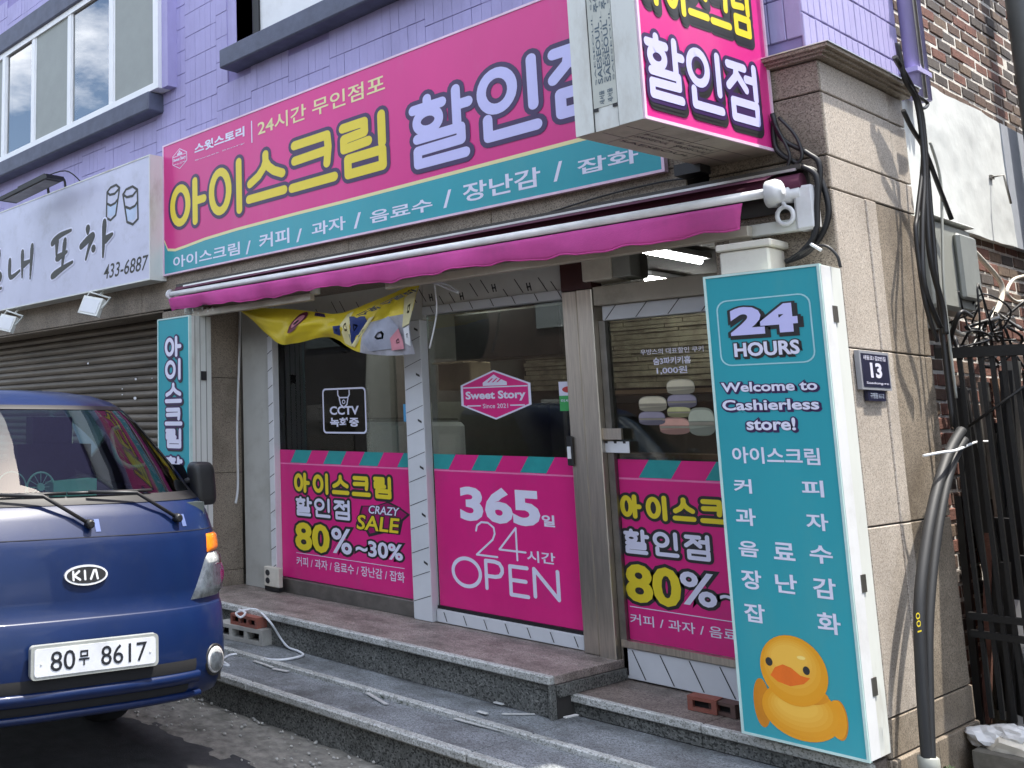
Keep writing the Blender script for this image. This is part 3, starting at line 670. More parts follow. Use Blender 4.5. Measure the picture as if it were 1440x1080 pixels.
# right glass door with transom
rd = thing('glass_door', (-2.6, 0, .34), 'right glass door with sale film and faded macaron picture', 'door')
XR0, XR1 = XQ1 + .002, -2.19
zt1, zt0, zh0 = fy(900, 398).z, fy(900, 425).z, fy(900, 447).z
B('transom_beam', M_beige, rd, XR0, XR1, -.06, .04, zt0, zt1, c=.004); B('top_rail', M_film, rd, XR0 + .03, XR1, -.03, .035, zh0, zt0 - .003, c=.003)
frame_print(XZ(-.0305), XR0 + .04, XR1, zh0, zt0, rd, .17, -.09)
B('stile', M_steeld, rd, XR0, XR0 + .035, -.02, .035, .36, zh0)
zb2 = fy(868, 896).z
B('pane', M_glass, rd, XR0 + .035, XR1, .012, .020, zb2 - .03, zh0)
B('bottom_rail', M_film, rd, XR0 + .01, XR1, -.02, .035, .345, zb2 - .04, c=.003); frame_print(XZ(-.0205), XR0, XR1, .35, zb2 - .045, rd, .145, .05)
B('gasket', M_steel, rd, XR0 + .01, XR1, -.03, .03, zb2 - .038, zb2 - .002)
film(P, XR0 + .037, XR1, zb2, rd, 0)
u0, v0 = P.px(871, 729); _, v1 = P.px(903, 697); u1 = u0 + .93 * (P.px(1018, 725)[0] - P.px(871, 725)[0]) * 5 / 3.6
q2 = P.px(876, 778); q2b = P.px(1003, 752); 
sale_print(P, ((u0, v0, u1, v1 + .01), (q2[0], q2[1], q2b[0], P.px(879, 742)[1]), R((882, 845), (956, 800)), R((959, 849), (1006, 808)), (P.px(1013, 840)[0], P.px(1013, 848)[1], P.px(1013, 840)[0] + .36, P.px(1013, 825)[1]), (P.px(887, 877)[0], P.px(887, 877)[1], P.px(887, 877)[0] + 1.07, P.px(887, 862)[1]), (P.px(886, 852), (P.px(1036, 876)[0], P.px(886, 853)[1]))), rd)
text(P, '우방스의 대표할인 쿠키', R((901, 499.5), (989, 486)), [(M_lav2, .012, .0012)], rd); text(P, '숨3파키키홈', R((919, 513.5), (971, 500)), [(M_lav2, .03, .0012)], rd)
text(P, '1,000원', R((924, 527), (966, 514)), [(M_lav2, .02, .0012)], rd)
mac = [(mat('mac_cream', (.42, .38, .27), .5), (957, 544), 20, 11), (mat('mac_lilac', (.20, .18, .22), .5), (959, 564), 21, 10), (mat('mac_lime', (.33, .32, .15), .5), (955, 579), 17, 8), (mat('mac_rose', (.40, .22, .17), .5), (949, 599), 22, 12),
       (mat('mac_cream', 0), (918, 568), 20, 11), (mat('mac_lilac', 0), (917, 588), 19, 10), (mat('mac_sage', (.30, .32, .24), .5), (987, 593), 19, 20)]
for i, (m, c0, rx, ry) in enumerate(mac):
    c1 = P.px(*c0); sx = abs(P.px(c0[0] + rx, c0[1])[0] - c1[0]); sz = abs(P.px(c0[0], c0[1] + ry)[1] - c1[1])
    pts = [(c1[0] + sx * (abs(cos(t)) ** .6) * (1 if cos(t) > 0 else -1), c1[1] + sz * (abs(sin(t)) ** .75) * (1 if sin(t) > 0 else -1)) for t in [2 * pi * j / 28 for j in range(28)]]
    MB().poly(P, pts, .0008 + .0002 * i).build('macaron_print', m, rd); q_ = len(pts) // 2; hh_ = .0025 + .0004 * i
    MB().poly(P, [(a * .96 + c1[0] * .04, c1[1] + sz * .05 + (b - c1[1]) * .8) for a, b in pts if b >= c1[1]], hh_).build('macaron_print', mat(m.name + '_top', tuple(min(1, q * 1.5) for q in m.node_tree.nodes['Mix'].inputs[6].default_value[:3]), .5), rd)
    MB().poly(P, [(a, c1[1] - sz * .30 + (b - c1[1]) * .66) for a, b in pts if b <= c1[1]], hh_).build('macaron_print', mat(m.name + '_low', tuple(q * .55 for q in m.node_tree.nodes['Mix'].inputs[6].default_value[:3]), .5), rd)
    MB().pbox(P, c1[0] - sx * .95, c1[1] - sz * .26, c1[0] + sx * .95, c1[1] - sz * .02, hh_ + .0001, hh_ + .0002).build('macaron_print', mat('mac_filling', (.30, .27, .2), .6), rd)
a = P.px(853, 636); b_ = P.px(895, 613)
MB().pbox(XZ(-.03), a[0], a[1], b_[0] - .02, b_[1] - .03, 0, .003).build('notice_card', M_white, rd); MB().pbox(XZ(-.03), a[0], b_[1] - .02, b_[0] - .05, b_[1] + .04, 0, .02).build('latch', M_steel, rd)
mb = MB()
for i in range(3): mb.pbox(XZ(-.03), a[0] + .02 + i * .05, a[1] + .05, a[0] + .035 + i * .05, a[1] + .062, .0035, .0042)
mb.build('notice_card', M_char, rd)
# opening above the right door
tp = thing('fanlight', (-2.7, 0, 2.5), 'open fanlight over the right door with a white box behind', 'panel')
B('glazing', glass('clear_glass', (.95, .96, .95), 1.3), tp, XR0 + .02, XR1, .012, .018, zt1 + .002, 2.62)
ub = fy(822, 380, -.05).x; uc = fy(866, 380, -.05).x
t = thing('door_control_box', (ub, 0, 2.5), 'cream rectangular door operator box beside the head of the steel post', 'box')
B('casing', M_cream2, t, ub + .01, uc + .0, -.1, .1, zt1 + .03, 2.615, c=.006); B('end_cap', M_greyp, t, uc + .002, uc + .10, -.09, .1, zt1 + .035, 2.61, c=.004)
MB().tube([(-2.26, -.06, 2.44), (-2.26, -.06, 2.62)], .04, 10).build('shop_pipe', M_offw).__setitem__('label', 'pale curved pipe rising beside the fanlight at the right pilaster')
bpy.data.objects['shop_pipe']['category'] = 'pipe'
# ------------------------------------------------------------------ neighbour's roller shutter
sh = thing('roller_shutter', (-8.3, -.05, 1.4), 'closed dark brown slatted roller shutter behind the blue truck', 'shutter')
z = .03
while z < 2.66:
    mb = MB(); r0 = [(-10.9, -6.62)]
    prof = [(-.060, 0), (-.072, .012), (-.078, .032), (-.072, .052), (-.058, .066)]
    mb.grid([[(x, y, z + dz) for x in (-10.9, -6.62)] for y, dz in prof], True); mb.build('slat', M_shut, sh); z += .07
B('backing', M_dark, sh, -10.95, -6.6, -.05, -.02, .0, 2.66); B('guide_rail', M_steeld, sh, -6.66, -6.60, -.13, -.03, .0, 2.64)
for px, py, s in ((124, 511, .022), (191, 533, .022), (214, 532, .01), (190, 560, .03), (172, 547, .012), (172, 555, .012)):
    q = fy(px, py, -.082); MB().poly(XZ(-.0825), [(q.x + s * cos(t) * random.uniform(.7, 1), q.z + s * .6 * sin(t) * random.uniform(.7, 1)) for t in [2 * pi * j / 7 for j in range(7)]], .001).build('torn_sticker', M_white, sh)
# ------------------------------------------------------------------ main sign
def outline(P, u0, v0, u1, v1, t, h0, h1, name, m, parent):
    mb = MB()
    for a in ((u0, v0, u1, v0 + t), (u0, v1 - t, u1, v1), (u0, v0 + t, u0 + t, v1 - t), (u1 - t, v0 + t, u1, v1 - t)): mb.pbox(P, *a, h0, h1)
    return mb.build(name, m, parent)
ms = thing('shop_sign', (-4.45, -.42, 2.92), 'wide pink and teal ice cream discount shop sign above the pink awning', 'sign')
P = XZ(-.42); U0, V0, U1, V1 = -6.52, 2.918, -2.383, 4.04
MB().box(U0, U1, -.419, -.335, V0, V1).build('sign_box', M_greyp, ms)
MB().pbox(P, U0, V0, U1, V1, 0, .001).build('sign_face', M_pink, ms)
outline(P, U0 - .004, V0 - .004, U1 + .004, V1 + .004, .014, -.03, .006, 'sign_frame', mat('pink_white_trim', (.75, .55, .68), .4), ms)
vy = P.px(600, 257)[1]
curve = [(U0 + .012, P.px(230.5, 341)[1]), (U0 + .06, vy - .035), (U0 + .16, vy - .052), (U0 + .3, vy - .042), (U0 + .55, vy - .02), (U0 + .95, vy - .006), (U0 + 1.6, vy), (-4.5, vy), (U1 - .012, P.px(821, 197)[1])]
mb = MB(); mc = MB()
for i in range(len(curve) - 1):
    (a, b_), (c, d) = curve[i], curve[i + 1]
    mb.poly(P, [(a, V0 + .01), (c, V0 + .01), (c, d), (a, b_)], .0018); mc.poly(P, [(a, b_), (c, d), (c, d + .022), (a, b_ + .022)], .0024)
mb.build('teal_band', M_teal, ms); mc.build('curved_line', M_cream, ms)
xb = [P.px(x, y) for x, y in ((238.5, 280), (292, 270), (344.5, 255), (405, 230), (475, 215), (549, 200))]
vb, vt = P.px(240, 327)[1] + .0, P.px(543, 152)[1]
boxes = [(xb[i][0] + (.005 if i else 0), vb + .0 + (0 if i < 2 else .03), xb[i + 1][0] - .0, vt - (.03 if i == 0 else 0)) for i in range(5)]
rr = .033
LV = [(M_navy, rr + .028, .0030, 0, 0), (M_yel, rr, .0046, 0, 0)]
strokes(P, '아이스크림', boxes, rr, LV, ms)
cb = [P.px(574, 200)[0], P.px(666, 150)[0], P.px(770, 150)[0], P.px(770, 150)[0] + .42]
v0, v1 = P.px(590, 238)[1], P.px(745, 76)[1]
strokes(P, '할인점', [(cb[0], v0 - .01, cb[1], v1 - .03), (cb[1] + .015, v0 + .03, cb[2] - .01, v1), (cb[2], v0 + .06, cb[3], v1)], .032, [(M_navy, .062, .0030, 0, 0), (M_lav, .032, .0046, 0, 0)], ms)
text(P, '24시간 무인점포', P.rect((363, 192), (541, 103)), [(M_cream, .012, .003)], ms)
text(P, '스윗스토리', P.rect((274, 217), (344, 177)), [(M_lav2, .035, .003)], ms)
text(P, 'Sweet Story', P.rect((274.5, 227), (345, 200)), [(M_lav2, .01, .003)], ms)
MB().pbox(P, P.px(354, 200)[0], P.px(354, 201)[1], P.px(355.3, 200)[0], P.px(354, 170)[1], .002, .003).build('divider', M_lav2, ms)
a = P.px(253, 223); logo(P, a[0], a[1], .098, .088, ms, .002, ink=M_lav2, fill=M_pink)
mbs = {}
for s, bl, tr in (('아이스크림', (244, 378), (337.5, 339.5)), ('/', (346, 358), (353, 338)), ('커피', (365, 350.5), (407, 320)), ('/', (417, 341), (425, 321)), ('과자', (439, 333), (486, 303)), ('/', (498, 322), (508, 298)),
                  ('음료수', (521, 315), (608, 277.5)), ('/', (624, 293), (635, 266)), ('장난감', (652, 285.5), (759.5, 233.5)), ('/', (779, 256), (791, 226)), ('잡화', (813, 247), (897, 206))):
    text(P, s, P.rect(bl, tr), [(M_lav2, .018, .003)], ms)
# ------------------------------------------------------------------ projecting sign box
co = fz(905, 167, 2.9); ci = fz(1091, 215, 2.9); cw = fz(805, 192, 2.9)
yd = (ci - co); yl = yd.length; yd.normalize(); xd = Vector((yd.y, -yd.x, 0)); wth = .30
ps = thing('projecting_sign', (co.x - .15, co.y + .5, 2.9), 'boxy projecting sign with pink faces and film covered white end hanging over the main sign', 'sign')
def local(c, a, b_, z): return Vector((co.x, co.y, 0)) - xd * a + yd * b_ + Vector((0, 0, z))
HT = 1.45
mb = MB(); q = [(0, 0), (wth, 0), (wth, yl), (0, yl)]
mb.add([local(0, a, b_, 2.90) for a, b_ in q] + [local(0, a, b_, 2.9 + HT) for a, b_ in q], [(0, 3, 2, 1), (4, 5, 6, 7), (0, 1, 5, 4), (1, 2, 6, 5), (2, 3, 7, 6), (3, 0, 4, 7)])
mb.build('sign_box', M_offw, ps)
PF = Plane(co, yd, (0, 0, 1)); PE = Plane(co - xd * wth, xd, (0, 0, 1)); PB = Plane(co - xd * wth, yd, xd)
MB().pbox(PF, .012, .012, yl - .012, HT, .001, .002).build('sign_face', M_pink, ps)
outline(PF, 0, 0, yl, HT, .014, .0005, .009, 'sign_frame', mat('pink_white_trim', 0), ps)
for q0, q1 in ((0, .085), (wth - .10, wth)): MB().pbox(PE, q0, 0, q1, HT, .001, .006).build('end_strip', M_offw, ps)
MB().pbox(PE, .089, .10, wth - .104, HT, .0005, .0025).build('end_film', mat('cream_film', (.50, .52, .46), .4, var=.04), ps)
MB().pbox(PE, .0855, .0, .0885, HT, .0005, .003).pbox(PE, wth - .1035, 0, wth - .1005, HT, .0005, .003).pbox(PE, .09, .085, .11, .10, .0026, .004).pbox(PE, wth - .125, .085, wth - .105, .10, .0026, .004).build('seam', M_black, ps)
mbs = {}
for u in (.118, .155):
    text(PE, 'SAESEOUL', (u, .20, u + .022, .47), [(M_print, .02, .0035)], ps, rot=True, mbs=mbs)
    text(PE, '주식회사 새서울', (u, .52, u + .024, .83), [(M_print, .03, .0035)], ps, rot=True, mbs=mbs)
    text(PE, 'SAESEOUL', (u, .90, u + .022, 1.17), [(M_print, .02, .0035)], ps, rot=True, mbs=mbs)
    text(PE, '새서울', (u, .11, u + .024, .17), [(M_print, .02, .0035)], ps, rot=True, mbs=mbs)
for u, s in ((.145, 'SAESEOUL'), (.184, 'SAESEOUL'), (.104, 'SAESEOUL')): text(PE, s + ' ' + s, (u, .2, u + .008, .85), [(M_print, .0, .0035)], ps, rot=True, mbs=mbs)
flush(mbs, ps)
mb = MB()
for u0_, u1_, v0_, v1_ in ((.03, yl - .03, .098, .101), (.03, yl - .03, .205, .208), (.18, .183, .02, .28), (.5, .503, .10, .28), (.74, .743, .02, .2)): mb.pbox(PB, u0_, v0_, u1_, v1_, .0005, .001)
mb.build('bottom_seam', M_char, ps); mbs = {}
for v_, s in ((.13, 'SAESEOUL   SAESEOUL'), (.165, '주식회사 새서울   SAESEOUL'), (.06, 'SAESEOUL')): text(PB, s, (.2, v_, .72, v_ + .022), [(M_char, .005, .0015)], ps, mbs=mbs)
flush(mbs, ps, 'bottom_print')
MB().pbox(PB, 0, 0, yl, wth, .0002, .0004).build('bottom_plate', M_beige, ps)
for v_, (tl, br), s, gm, inner in ((0, ((902, 40), (1078, 178)), '할인점', .0195, M_lav), (1, ((905, 0), (1057, 60)), '아이스크림', .017, M_yel)):
    if v_ == 0:
        a = PF.px(903, 140); c = PF.px(1076, 178); tt = PF.px(903, 41)[1]
        bx = split(PF.px(903, 90)[0], PF.px(913, 139)[1] - .0, PF.px(1070, 150)[0] + .0, tt, 3, .01)
        dz = PF.px(1078, 177)[1] - PF.px(913, 139)[1]
    else:
        bb_ = PF.px(1057, 59)[1]; bx = split(PF.px(898, 10)[0], bb_, PF.px(1056, 40)[0], bb_ + .27, 5, .01)
    strokes(PF, s, bx, gm, [(M_char, gm * 1.95, .0030, .012, -.030), (M_char, gm * 1.95, .0042, .006, -.015), (M_navy if not v_ else M_char, gm * 1.95, .0052, 0, 0), (inner, gm, .0066, 0, 0)], ps)
for z in (3.05, 3.9): MB().obox(local(0, .15, yl + .03, z), xd, yd, (0, 0, 1), .02, .05, .02).build('bracket', M_blackm, ps)
MB().box(-2.3, -2.18, -.5, -.40, 2.86, 2.915).build('bracket', M_black, ps)
# ------------------------------------------------------------------ neighbour's light box sign
lb = thing('pub_sign', (-8.5, -.55, 2.87), 'pale grey neighbouring light box sign with brush lettering and two drawn glasses', 'sign')
P = XZ(-.555); A1 = fy(211.5, 300, -.555).x; zb_, zt_ = fy(218, 392, -.555).z, fy(211, 217, -.555).z
MB().box(-11, A1, -.554, -.385, zb_, zt_).build('sign_box', M_offw, lb)
MB().pbox(P, -11, zb_ + .012, A1 - .012, zt_ - .012, 0, .0015).build('sign_face', mat('pale_sign_face', (.55, .56, .69), .35, var=.05, scale=4, dirt=(.36, .36, .42), dscale=5, damt=.5), lb)
outline(P, -11, zb_, A1, zt_, .012, .0, .006, 'sign_frame', M_offw, lb)
M_brush = mat('brush_ink', (.035, .035, .03), .5, var=.2, scale=20)
def bbox(l, b_, r, t): a = P.px(l, b_); c = P.px(r, t); return (a[0], a[1], c[0], c[1])
gl_ = [('실', bbox(-36, 418, 6, 352)), ('내', bbox(12, 400, 49, 345)), ('포', bbox(70, 391, 106, 322)), ('차', bbox(112, 372, 161, 308))]
for ch, bx in gl_:
    for mm, extra, hh_ in ((M_lav2, .016, .0022), (M_brush, 0, .0040)):
        mb = MB(); k = 0
        for pl in ST[ch]:
            pp = [(bx[0] + a * (bx[2] - bx[0]), bx[1] + b_ * (bx[3] - bx[1])) for a, b_ in pl]
            pp = [(v.x, v.y) for v in smooth_path([(a, b_, 0) for a, b_ in pp], 7)]; n = len(pp)
            for i in range(n - 1):
                t = i / max(1, n - 2); rd_ = .042 * (1 - .62 * t) * (.75 + .25 * min(1, t * 6)) + extra
                k = ribbon(mb, P, [pp[i], pp[i + 1]], rd_, hh_, k, 9)
        mb.build('lettering', mm, lb, fix=False)
mbs = {}; a = P.px(146.5, 393); b_ = P.px(208, 369); text(P, '433-6887', (a[0], a[1] - .0, b_[0], a[1] + .13), [(M_brush, .01, .0025)], lb, mbs=mbs, slant=.04); flush(mbs, lb)
mb = MB(); k = 0
c1 = P.px(158, 286); c2 = P.px(185, 290)
for (cu, cv), s_, tl in ((c1, .10, .02), (c2, .11, -.02)):
    def q(a, b_): return (cu + a * s_ + b_ * tl * .0 + tl * b_, cv + b_ * s_ * 1.3)
    for pl in ([q(-1, .9), q(-.75, -.9), q(0, -1.15), q(.75, -.9), q(1, .9)], [q(-1, .9), q(-.5, 1.15), q(.4, 1.2), q(1, .9), q(.3, .62), q(-.5, .65), q(-1, .9)], [q(-.85, .1), q(-.2, -.12), q(.5, -.05), q(.85, .15)]):
        k = ribbon(mb, P, pl, .011, .0026, k)
mb.build('glass_drawing', M_brush, lb)
mb = MB()
for (cu, cv), s_ in ((c1, .10), (c2, .11)): mb.poly(P, [(cu - s_ * .8, cv - .01), (cu - s_ * .6, cv - s_ * 1.1), (cu + s_ * .55, cv - s_ * 1.15), (cu + s_ * .75, cv + .0)], .0022)
mb.build('glass_drawing', mat('pale_blue_print', (.45, .55, .72), .4), lb)
# arm spotlight on top of the light box
al = thing('arm_floodlight', (-8.3, -.6, zt_), 'flat black floodlight on a bent arm above the pale pub sign', 'lamp')
pa = [fy(52, 275, -.62), fy(62, 262, -.8), fy(52, 258, -.95)]
MB().tube([Vector((-8.33, -.5, zt_ + .0)), Vector((-8.33, -.52, zt_ + .14)), Vector((-8.30, -.80, fy(43, 266, -.85).z))], .016).build('arm', M_black, al)
MB().tube(smooth_path([(-8.0, -.5, zt_ + .0), (-8.02, -.55, zt_ + .12), (-8.15, -.80, fy(43, 266, -.85).z + .02)]), .012).build('arm', M_black, al)
MB().tube(smooth_path([(-7.75, -.45, zt_ + .0), (-7.85, -.6, zt_ + .14), (-8.0, -.85, fy(43, 266, -.85).z + .06)]), .006).build('cable', M_black, al)
hd = MB(); hc = fy(43, 266, -.85); ud = Vector((.96, .10, .10)).normalized(); vd = Vector((-.2, .97, .05)).normalized(); wd = ud.cross(vd)
hd.obox(hc, ud, vd, wd, .40, .11, .018); hd.obox(hc + wd * .03 + ud * .1, ud, vd, wd, .22, .07, .02); hd.build('lamp_head', M_black, al)
MB().obox(hc - wd * .021, ud, vd, wd, .35, .09, .003).build('lamp_lens', M_steeld, al)
for i, (px, py) in enumerate(((129, 431), (10, 455))):
    c = fy(px, py, -.62); t = thing('floodlight', (c.x, c.y, c.z), ['small silver floodlight under the pub sign close to its right end', 'small silver floodlight under the pub sign at the left edge of the view'][i], 'lamp', 'floodlights under the pub sign')
    nn = Vector((.25, -.80, .25)).normalized(); uu = Vector((1, .3, -.25)).normalized(); vv = nn.cross(uu).normalized(); uu = vv.cross(nn)
    cc_ = c + Vector((0, 0, -.0))
    MB().obox(cc_, uu, vv, nn, .12, .085, .022).build('body', M_offw, t); MB().obox(cc_ + nn * .024, uu, vv, nn, .10, .065, .003).build('lens', M_film, t)
    k = MB().tube([cc_ + uu * .125, cc_ + uu * .13 + Vector((0, .09, .10)), cc_ - uu * .13 + Vector((0, .09, .12)), cc_ - uu * .125], .010); k.tube([cc_ + Vector((0, .09, .11)), cc_ + Vector((0, .16, .19))], .012); k.build('yoke', M_offw, t)
# ------------------------------------------------------------------ awning
aw = thing('awning', (-4.0, -.5, 2.7), 'half rolled pink fabric awning with white front bar over the shop', 'awning')
YB = -.60; a = fy(240, 414, YB); b_ = fy(1086, 270, YB); 
MB().tube([a, b_], .021, 12).build('front_bar', mat('white_bar', (.80, .80, .80), .3), aw)
MB().lathe(b_ - Vector((.02, 0, 0)), (1, 0, 0), [(0, .036), (.005, .052), (.04, .054), (.055, .045), (.057, .018), (.062, .018)], 18).build('end_cap', M_white, aw)
MB().lathe(a - Vector((.03, 0, 0)), (1, 0, 0), [(0, .03), (.02, .04), (.03, .04)], 14).build('end_cap', M_white, aw)
n = 90; rows = []
zt0_, zt1_ = a.z - .028, b_.z - .028
lo0 = fy(236, 437, YB).z; lo1 = fy(1062, 320, YB).z
for j in range(7):
    row = []
    for i in range(n + 1):
        t = i / n; x = a.x - .02 + (b_.x - .12 - (a.x - .02)) * t + (.035 * j / 6 if i == n else 0) * -1
        zt = zt0_ + (zt1_ - zt0_) * t; zl = lo0 + (lo1 - lo0) * t + .006 * sin(i * .9) + .009 * sin(i * .23) + .004 * sin(i * 1.7)
        row.append((x, YB - .005 + (.014 * sin(i * .31) + .009 * sin(i * .83 + 1)) * j / 6 + .03 * (j / 6) ** 2 + .004 * noise.noise(Vector((i * .5, j * .8, 0))), zt + (zl - zt) * j / 6))
    rows.append(row)
mb = MB().grid(rows); o = mb.build('valance', M_awn, aw); 
md = o.modifiers.new('thick', 'SOLIDIFY'); md.thickness = .003
MB().tube([Vector(q) + Vector((0, -.003, .004)) for q in rows[6]], .0045, 6).tube([Vector(q) + Vector((0, -.003, .012)) for q in rows[5]], .002, 5).build('hem', M_awn, aw)
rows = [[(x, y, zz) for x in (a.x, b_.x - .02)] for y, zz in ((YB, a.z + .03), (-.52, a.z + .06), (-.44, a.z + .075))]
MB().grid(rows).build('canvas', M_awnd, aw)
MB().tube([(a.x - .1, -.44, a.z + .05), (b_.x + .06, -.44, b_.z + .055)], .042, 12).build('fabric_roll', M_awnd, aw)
MB().box(a.x - .1, -1.78, -.47, -.385, 2.79, 2.812).box(a.x - .1, -1.78, -.395, -.383, 2.62, 2.79).build('hood', mat('dark_hood', (.05, .046, .04), .5), aw)
MB().box(a.x, b_.x + .05, -.475, -.465, 2.783, 2.795).build('hood_edge', M_alu, aw)
# folded arms
for x0_, x1_ in ((-6.05, -4.75), (-4.1, -2.0)):
    MB().box(x0_, x1_, -.50, -.455, fy(467, 412, -.48).z - .03, fy(467, 412, -.48).z + .02, c=.004).build('folding_arm', M_beige, aw)
MB().box(-2.02, -1.79, -.455, -.41, 2.52, 2.575, c=.004).build('folding_arm', M_offw, aw)
for x in (-6.15, -4.75, -4.1):
    MB().lathe((x, -.45, fy(700, 372, -.45).z + .02), (0, 0, 1), [(-.035, .02), (-.03, .035), (.03, .035), (.035, .02)], 12).build('elbow_joint', M_offw, aw)
c = fy(1110, 280, -.45)
mb = MB().lathe(c + Vector((-.04, 0, .02)), (1, 0, 0), [(-.05, .03), (-.045, .045), (-.01, .048), (.0, .035), (.05, .04), (.055, .028), (.09, .03)], 16)
mb.box(c.x + .02, c.x + .10, -.47, -.40, c.z - .15, c.z + .05, c=.012); mb.build('gear_box', M_white, aw)
mb = MB().tube([c + Vector((-.015 + .032 * cos(t), -.02, -.075 + .04 * sin(t))) for t in [2 * pi * i / 14 for i in range(14)]], .010, 6, closed=True); mb.tube([c + Vector((-.015, -.02, -.035)), c + Vector((-.02, -.01, .0))], .010, 6); mb.build('crank_eye', M_white, aw)
mb = MB(); rnd = random.Random(2)
for i in range(5): x = -6.08 + i * .06; mb.tube([(x, -.46, 2.56 + rnd.random() * .03), (x + .06, -.50, 2.54 + rnd.random() * .02)], .010, 6)
mb.build('bracket', M_offw, aw)
mb = MB().box(-2.12, -2.03, -.42, -.385, 2.47, 2.535, c=.005); mb.build('cable_clip', M_cream2, aw)
# ------------------------------------------------------------------ vertical box signs
def vsign(name, x0, x1, yf, yb, z0, z1, label):
    t = thing(name, ((x0 + x1) / 2, yf, z0), label, 'sign')
    MB().box(x0, x1, yf + .001, yb, z0, z1).build('sign_box', M_offw, t); P = XZ(yf)
    MB().pbox(P, x0, z0, x1, z1, 0, .001).build('sign_face', M_teal, t); outline(P, x0 - .002, z0 - .002, x1 + .002, z1 + .002, .010, -.02, .005, 'sign_frame', mat('mint_trim', (.52, .70, .66), .4), t)
    return t, P
hs, P = vsign('hours_sign', -2.16, -1.701, -.60, -.385, .366, 2.34, 'tall teal 24 HOURS sign with a yellow rubber duck at its foot')
for z in (.60, 1.0, 2.1): MB().box(XS + .0035, XS + .010, -.52, -.47, z, z + .07).build('side_latch', M_steeld, hs)
MB().box(-1.7005, -1.697, -.595, -.50, .37, 2.335).build('side_strip', M_white, hs)
def prect(bl, tr): return P.rect(bl, tr)
a = P.px(1014.5, 515.5); b_ = P.px(1138.5, 411); ro = rrect(a[0], a[1], b_[0], b_[1], .045); ri = rrect(a[0] + .006, a[1] + .006, b_[0] - .006, b_[1] - .006, .04)
n = len(ro); MB().add([P.at(*q, .002) for q in ro] + [P.at(*q, .002) for q in ri], [(i, (i + 1) % n, n + (i + 1) % n, n + i) for i in range(n)]).build('outline', mat('pale_teal', (.35, .62, .66), .4), hs)
text(P, '24', prect((1029, 472.5), (1120, 425)), [(M_lav, .055, .0052), (M_char, .105, .0034), (M_char, .105, .0026, .008, -.010)], hs)
text(P, 'HOURS', prect((1034, 502.5), (1124, 477)), [(M_lav2, .035, .0052), (M_char, .10, .0034), (M_char, .10, .0026, .005, -.006)], hs)
mbs = {}
for s, bl, tr in (('Welcome to', (1015.5, 552), (1149, 534)), ('Cashierless', (1017, 577.5), (1151.5, 560)), ('store!', (1051, 605), (1118.5, 587))):
    text(P, s, prect(bl, tr), [(M_lav2, .028, .0045), (M_navy, .10, .0030), (M_navy, .10, .0022, .004, -.005)], hs)
for s, l, b__, r, t_ in (('아이스크림', 1031, 651, 1152, 630), ('커', 1033, 693, 1056.5, 674), ('피', 1129, 698, 1157.5, 676), ('과', 1036, 738, 1062, 715.5), ('자', 1135, 745, 1164, 723), ('음', 1040, 781.5, 1066, 762), ('료', 1089, 786, 1117, 764.5), ('수', 1140, 791, 1170, 768.5),
                        ('장', 1044, 827, 1070, 803), ('난', 1092, 832.5, 1120, 809), ('감', 1145, 840, 1174.5, 814.5), ('잡', 1048, 873, 1075, 851), ('화', 1151, 889, 1181, 864)):
    text(P, s, prect((l, b__), (r, t_)), [(M_lav2, .022, .0025)], hs)
def pell(cx_, cy_, rx, ry, n=36, sq=1.0):
    c = P.px(cx_, cy_); su = abs(P.px(cx_ + rx, cy_ + rx * .19)[0] - c[0]); sv = abs(P.px(cx_, cy_ + ry)[1] - c[1])
    return [(c[0] + su * cos(t), c[1] + sv * sin(t)) for t in [2 * pi * i / n for i in range(n)]]
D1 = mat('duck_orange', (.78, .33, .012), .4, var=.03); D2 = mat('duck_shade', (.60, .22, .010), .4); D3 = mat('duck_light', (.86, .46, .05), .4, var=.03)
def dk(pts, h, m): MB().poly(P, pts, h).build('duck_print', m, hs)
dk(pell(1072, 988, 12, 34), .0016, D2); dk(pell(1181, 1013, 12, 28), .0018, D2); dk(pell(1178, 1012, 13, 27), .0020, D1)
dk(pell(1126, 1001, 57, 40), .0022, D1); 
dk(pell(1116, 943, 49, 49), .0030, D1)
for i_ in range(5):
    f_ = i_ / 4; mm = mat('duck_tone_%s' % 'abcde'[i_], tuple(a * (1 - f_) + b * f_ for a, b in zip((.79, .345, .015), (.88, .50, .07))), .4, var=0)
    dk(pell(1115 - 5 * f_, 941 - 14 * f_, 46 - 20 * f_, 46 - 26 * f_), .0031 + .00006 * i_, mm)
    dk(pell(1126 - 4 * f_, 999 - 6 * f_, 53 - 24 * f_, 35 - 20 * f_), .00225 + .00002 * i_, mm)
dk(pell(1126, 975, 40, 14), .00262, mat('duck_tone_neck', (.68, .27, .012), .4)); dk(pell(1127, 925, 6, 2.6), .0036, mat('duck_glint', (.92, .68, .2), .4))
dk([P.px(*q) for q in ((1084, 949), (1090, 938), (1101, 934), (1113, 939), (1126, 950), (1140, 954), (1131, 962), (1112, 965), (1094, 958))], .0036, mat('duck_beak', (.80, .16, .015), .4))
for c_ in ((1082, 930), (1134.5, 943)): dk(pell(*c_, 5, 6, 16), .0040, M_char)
lsx0 = fy(222, 447, -.60).x; lsx1 = fy(266, 443, -.60).x
ls, P = vsign('ice_cream_sign', lsx0, lsx1, -.60, -.385, .9, 2.52, 'narrow teal vertical ice cream sign between the shutter and the left pilaster')
for z in (2.02,): MB().box(lsx1 + .001, lsx1 + .012, -.49, -.44, z, z + .07).build('side_latch', M_char, ls)
for y in (-.55, -.50, -.44): MB().box(lsx1 + .0002, lsx1 + .004, y, y + .006, .9, 2.52).build('side_groove', M_greyp, ls)
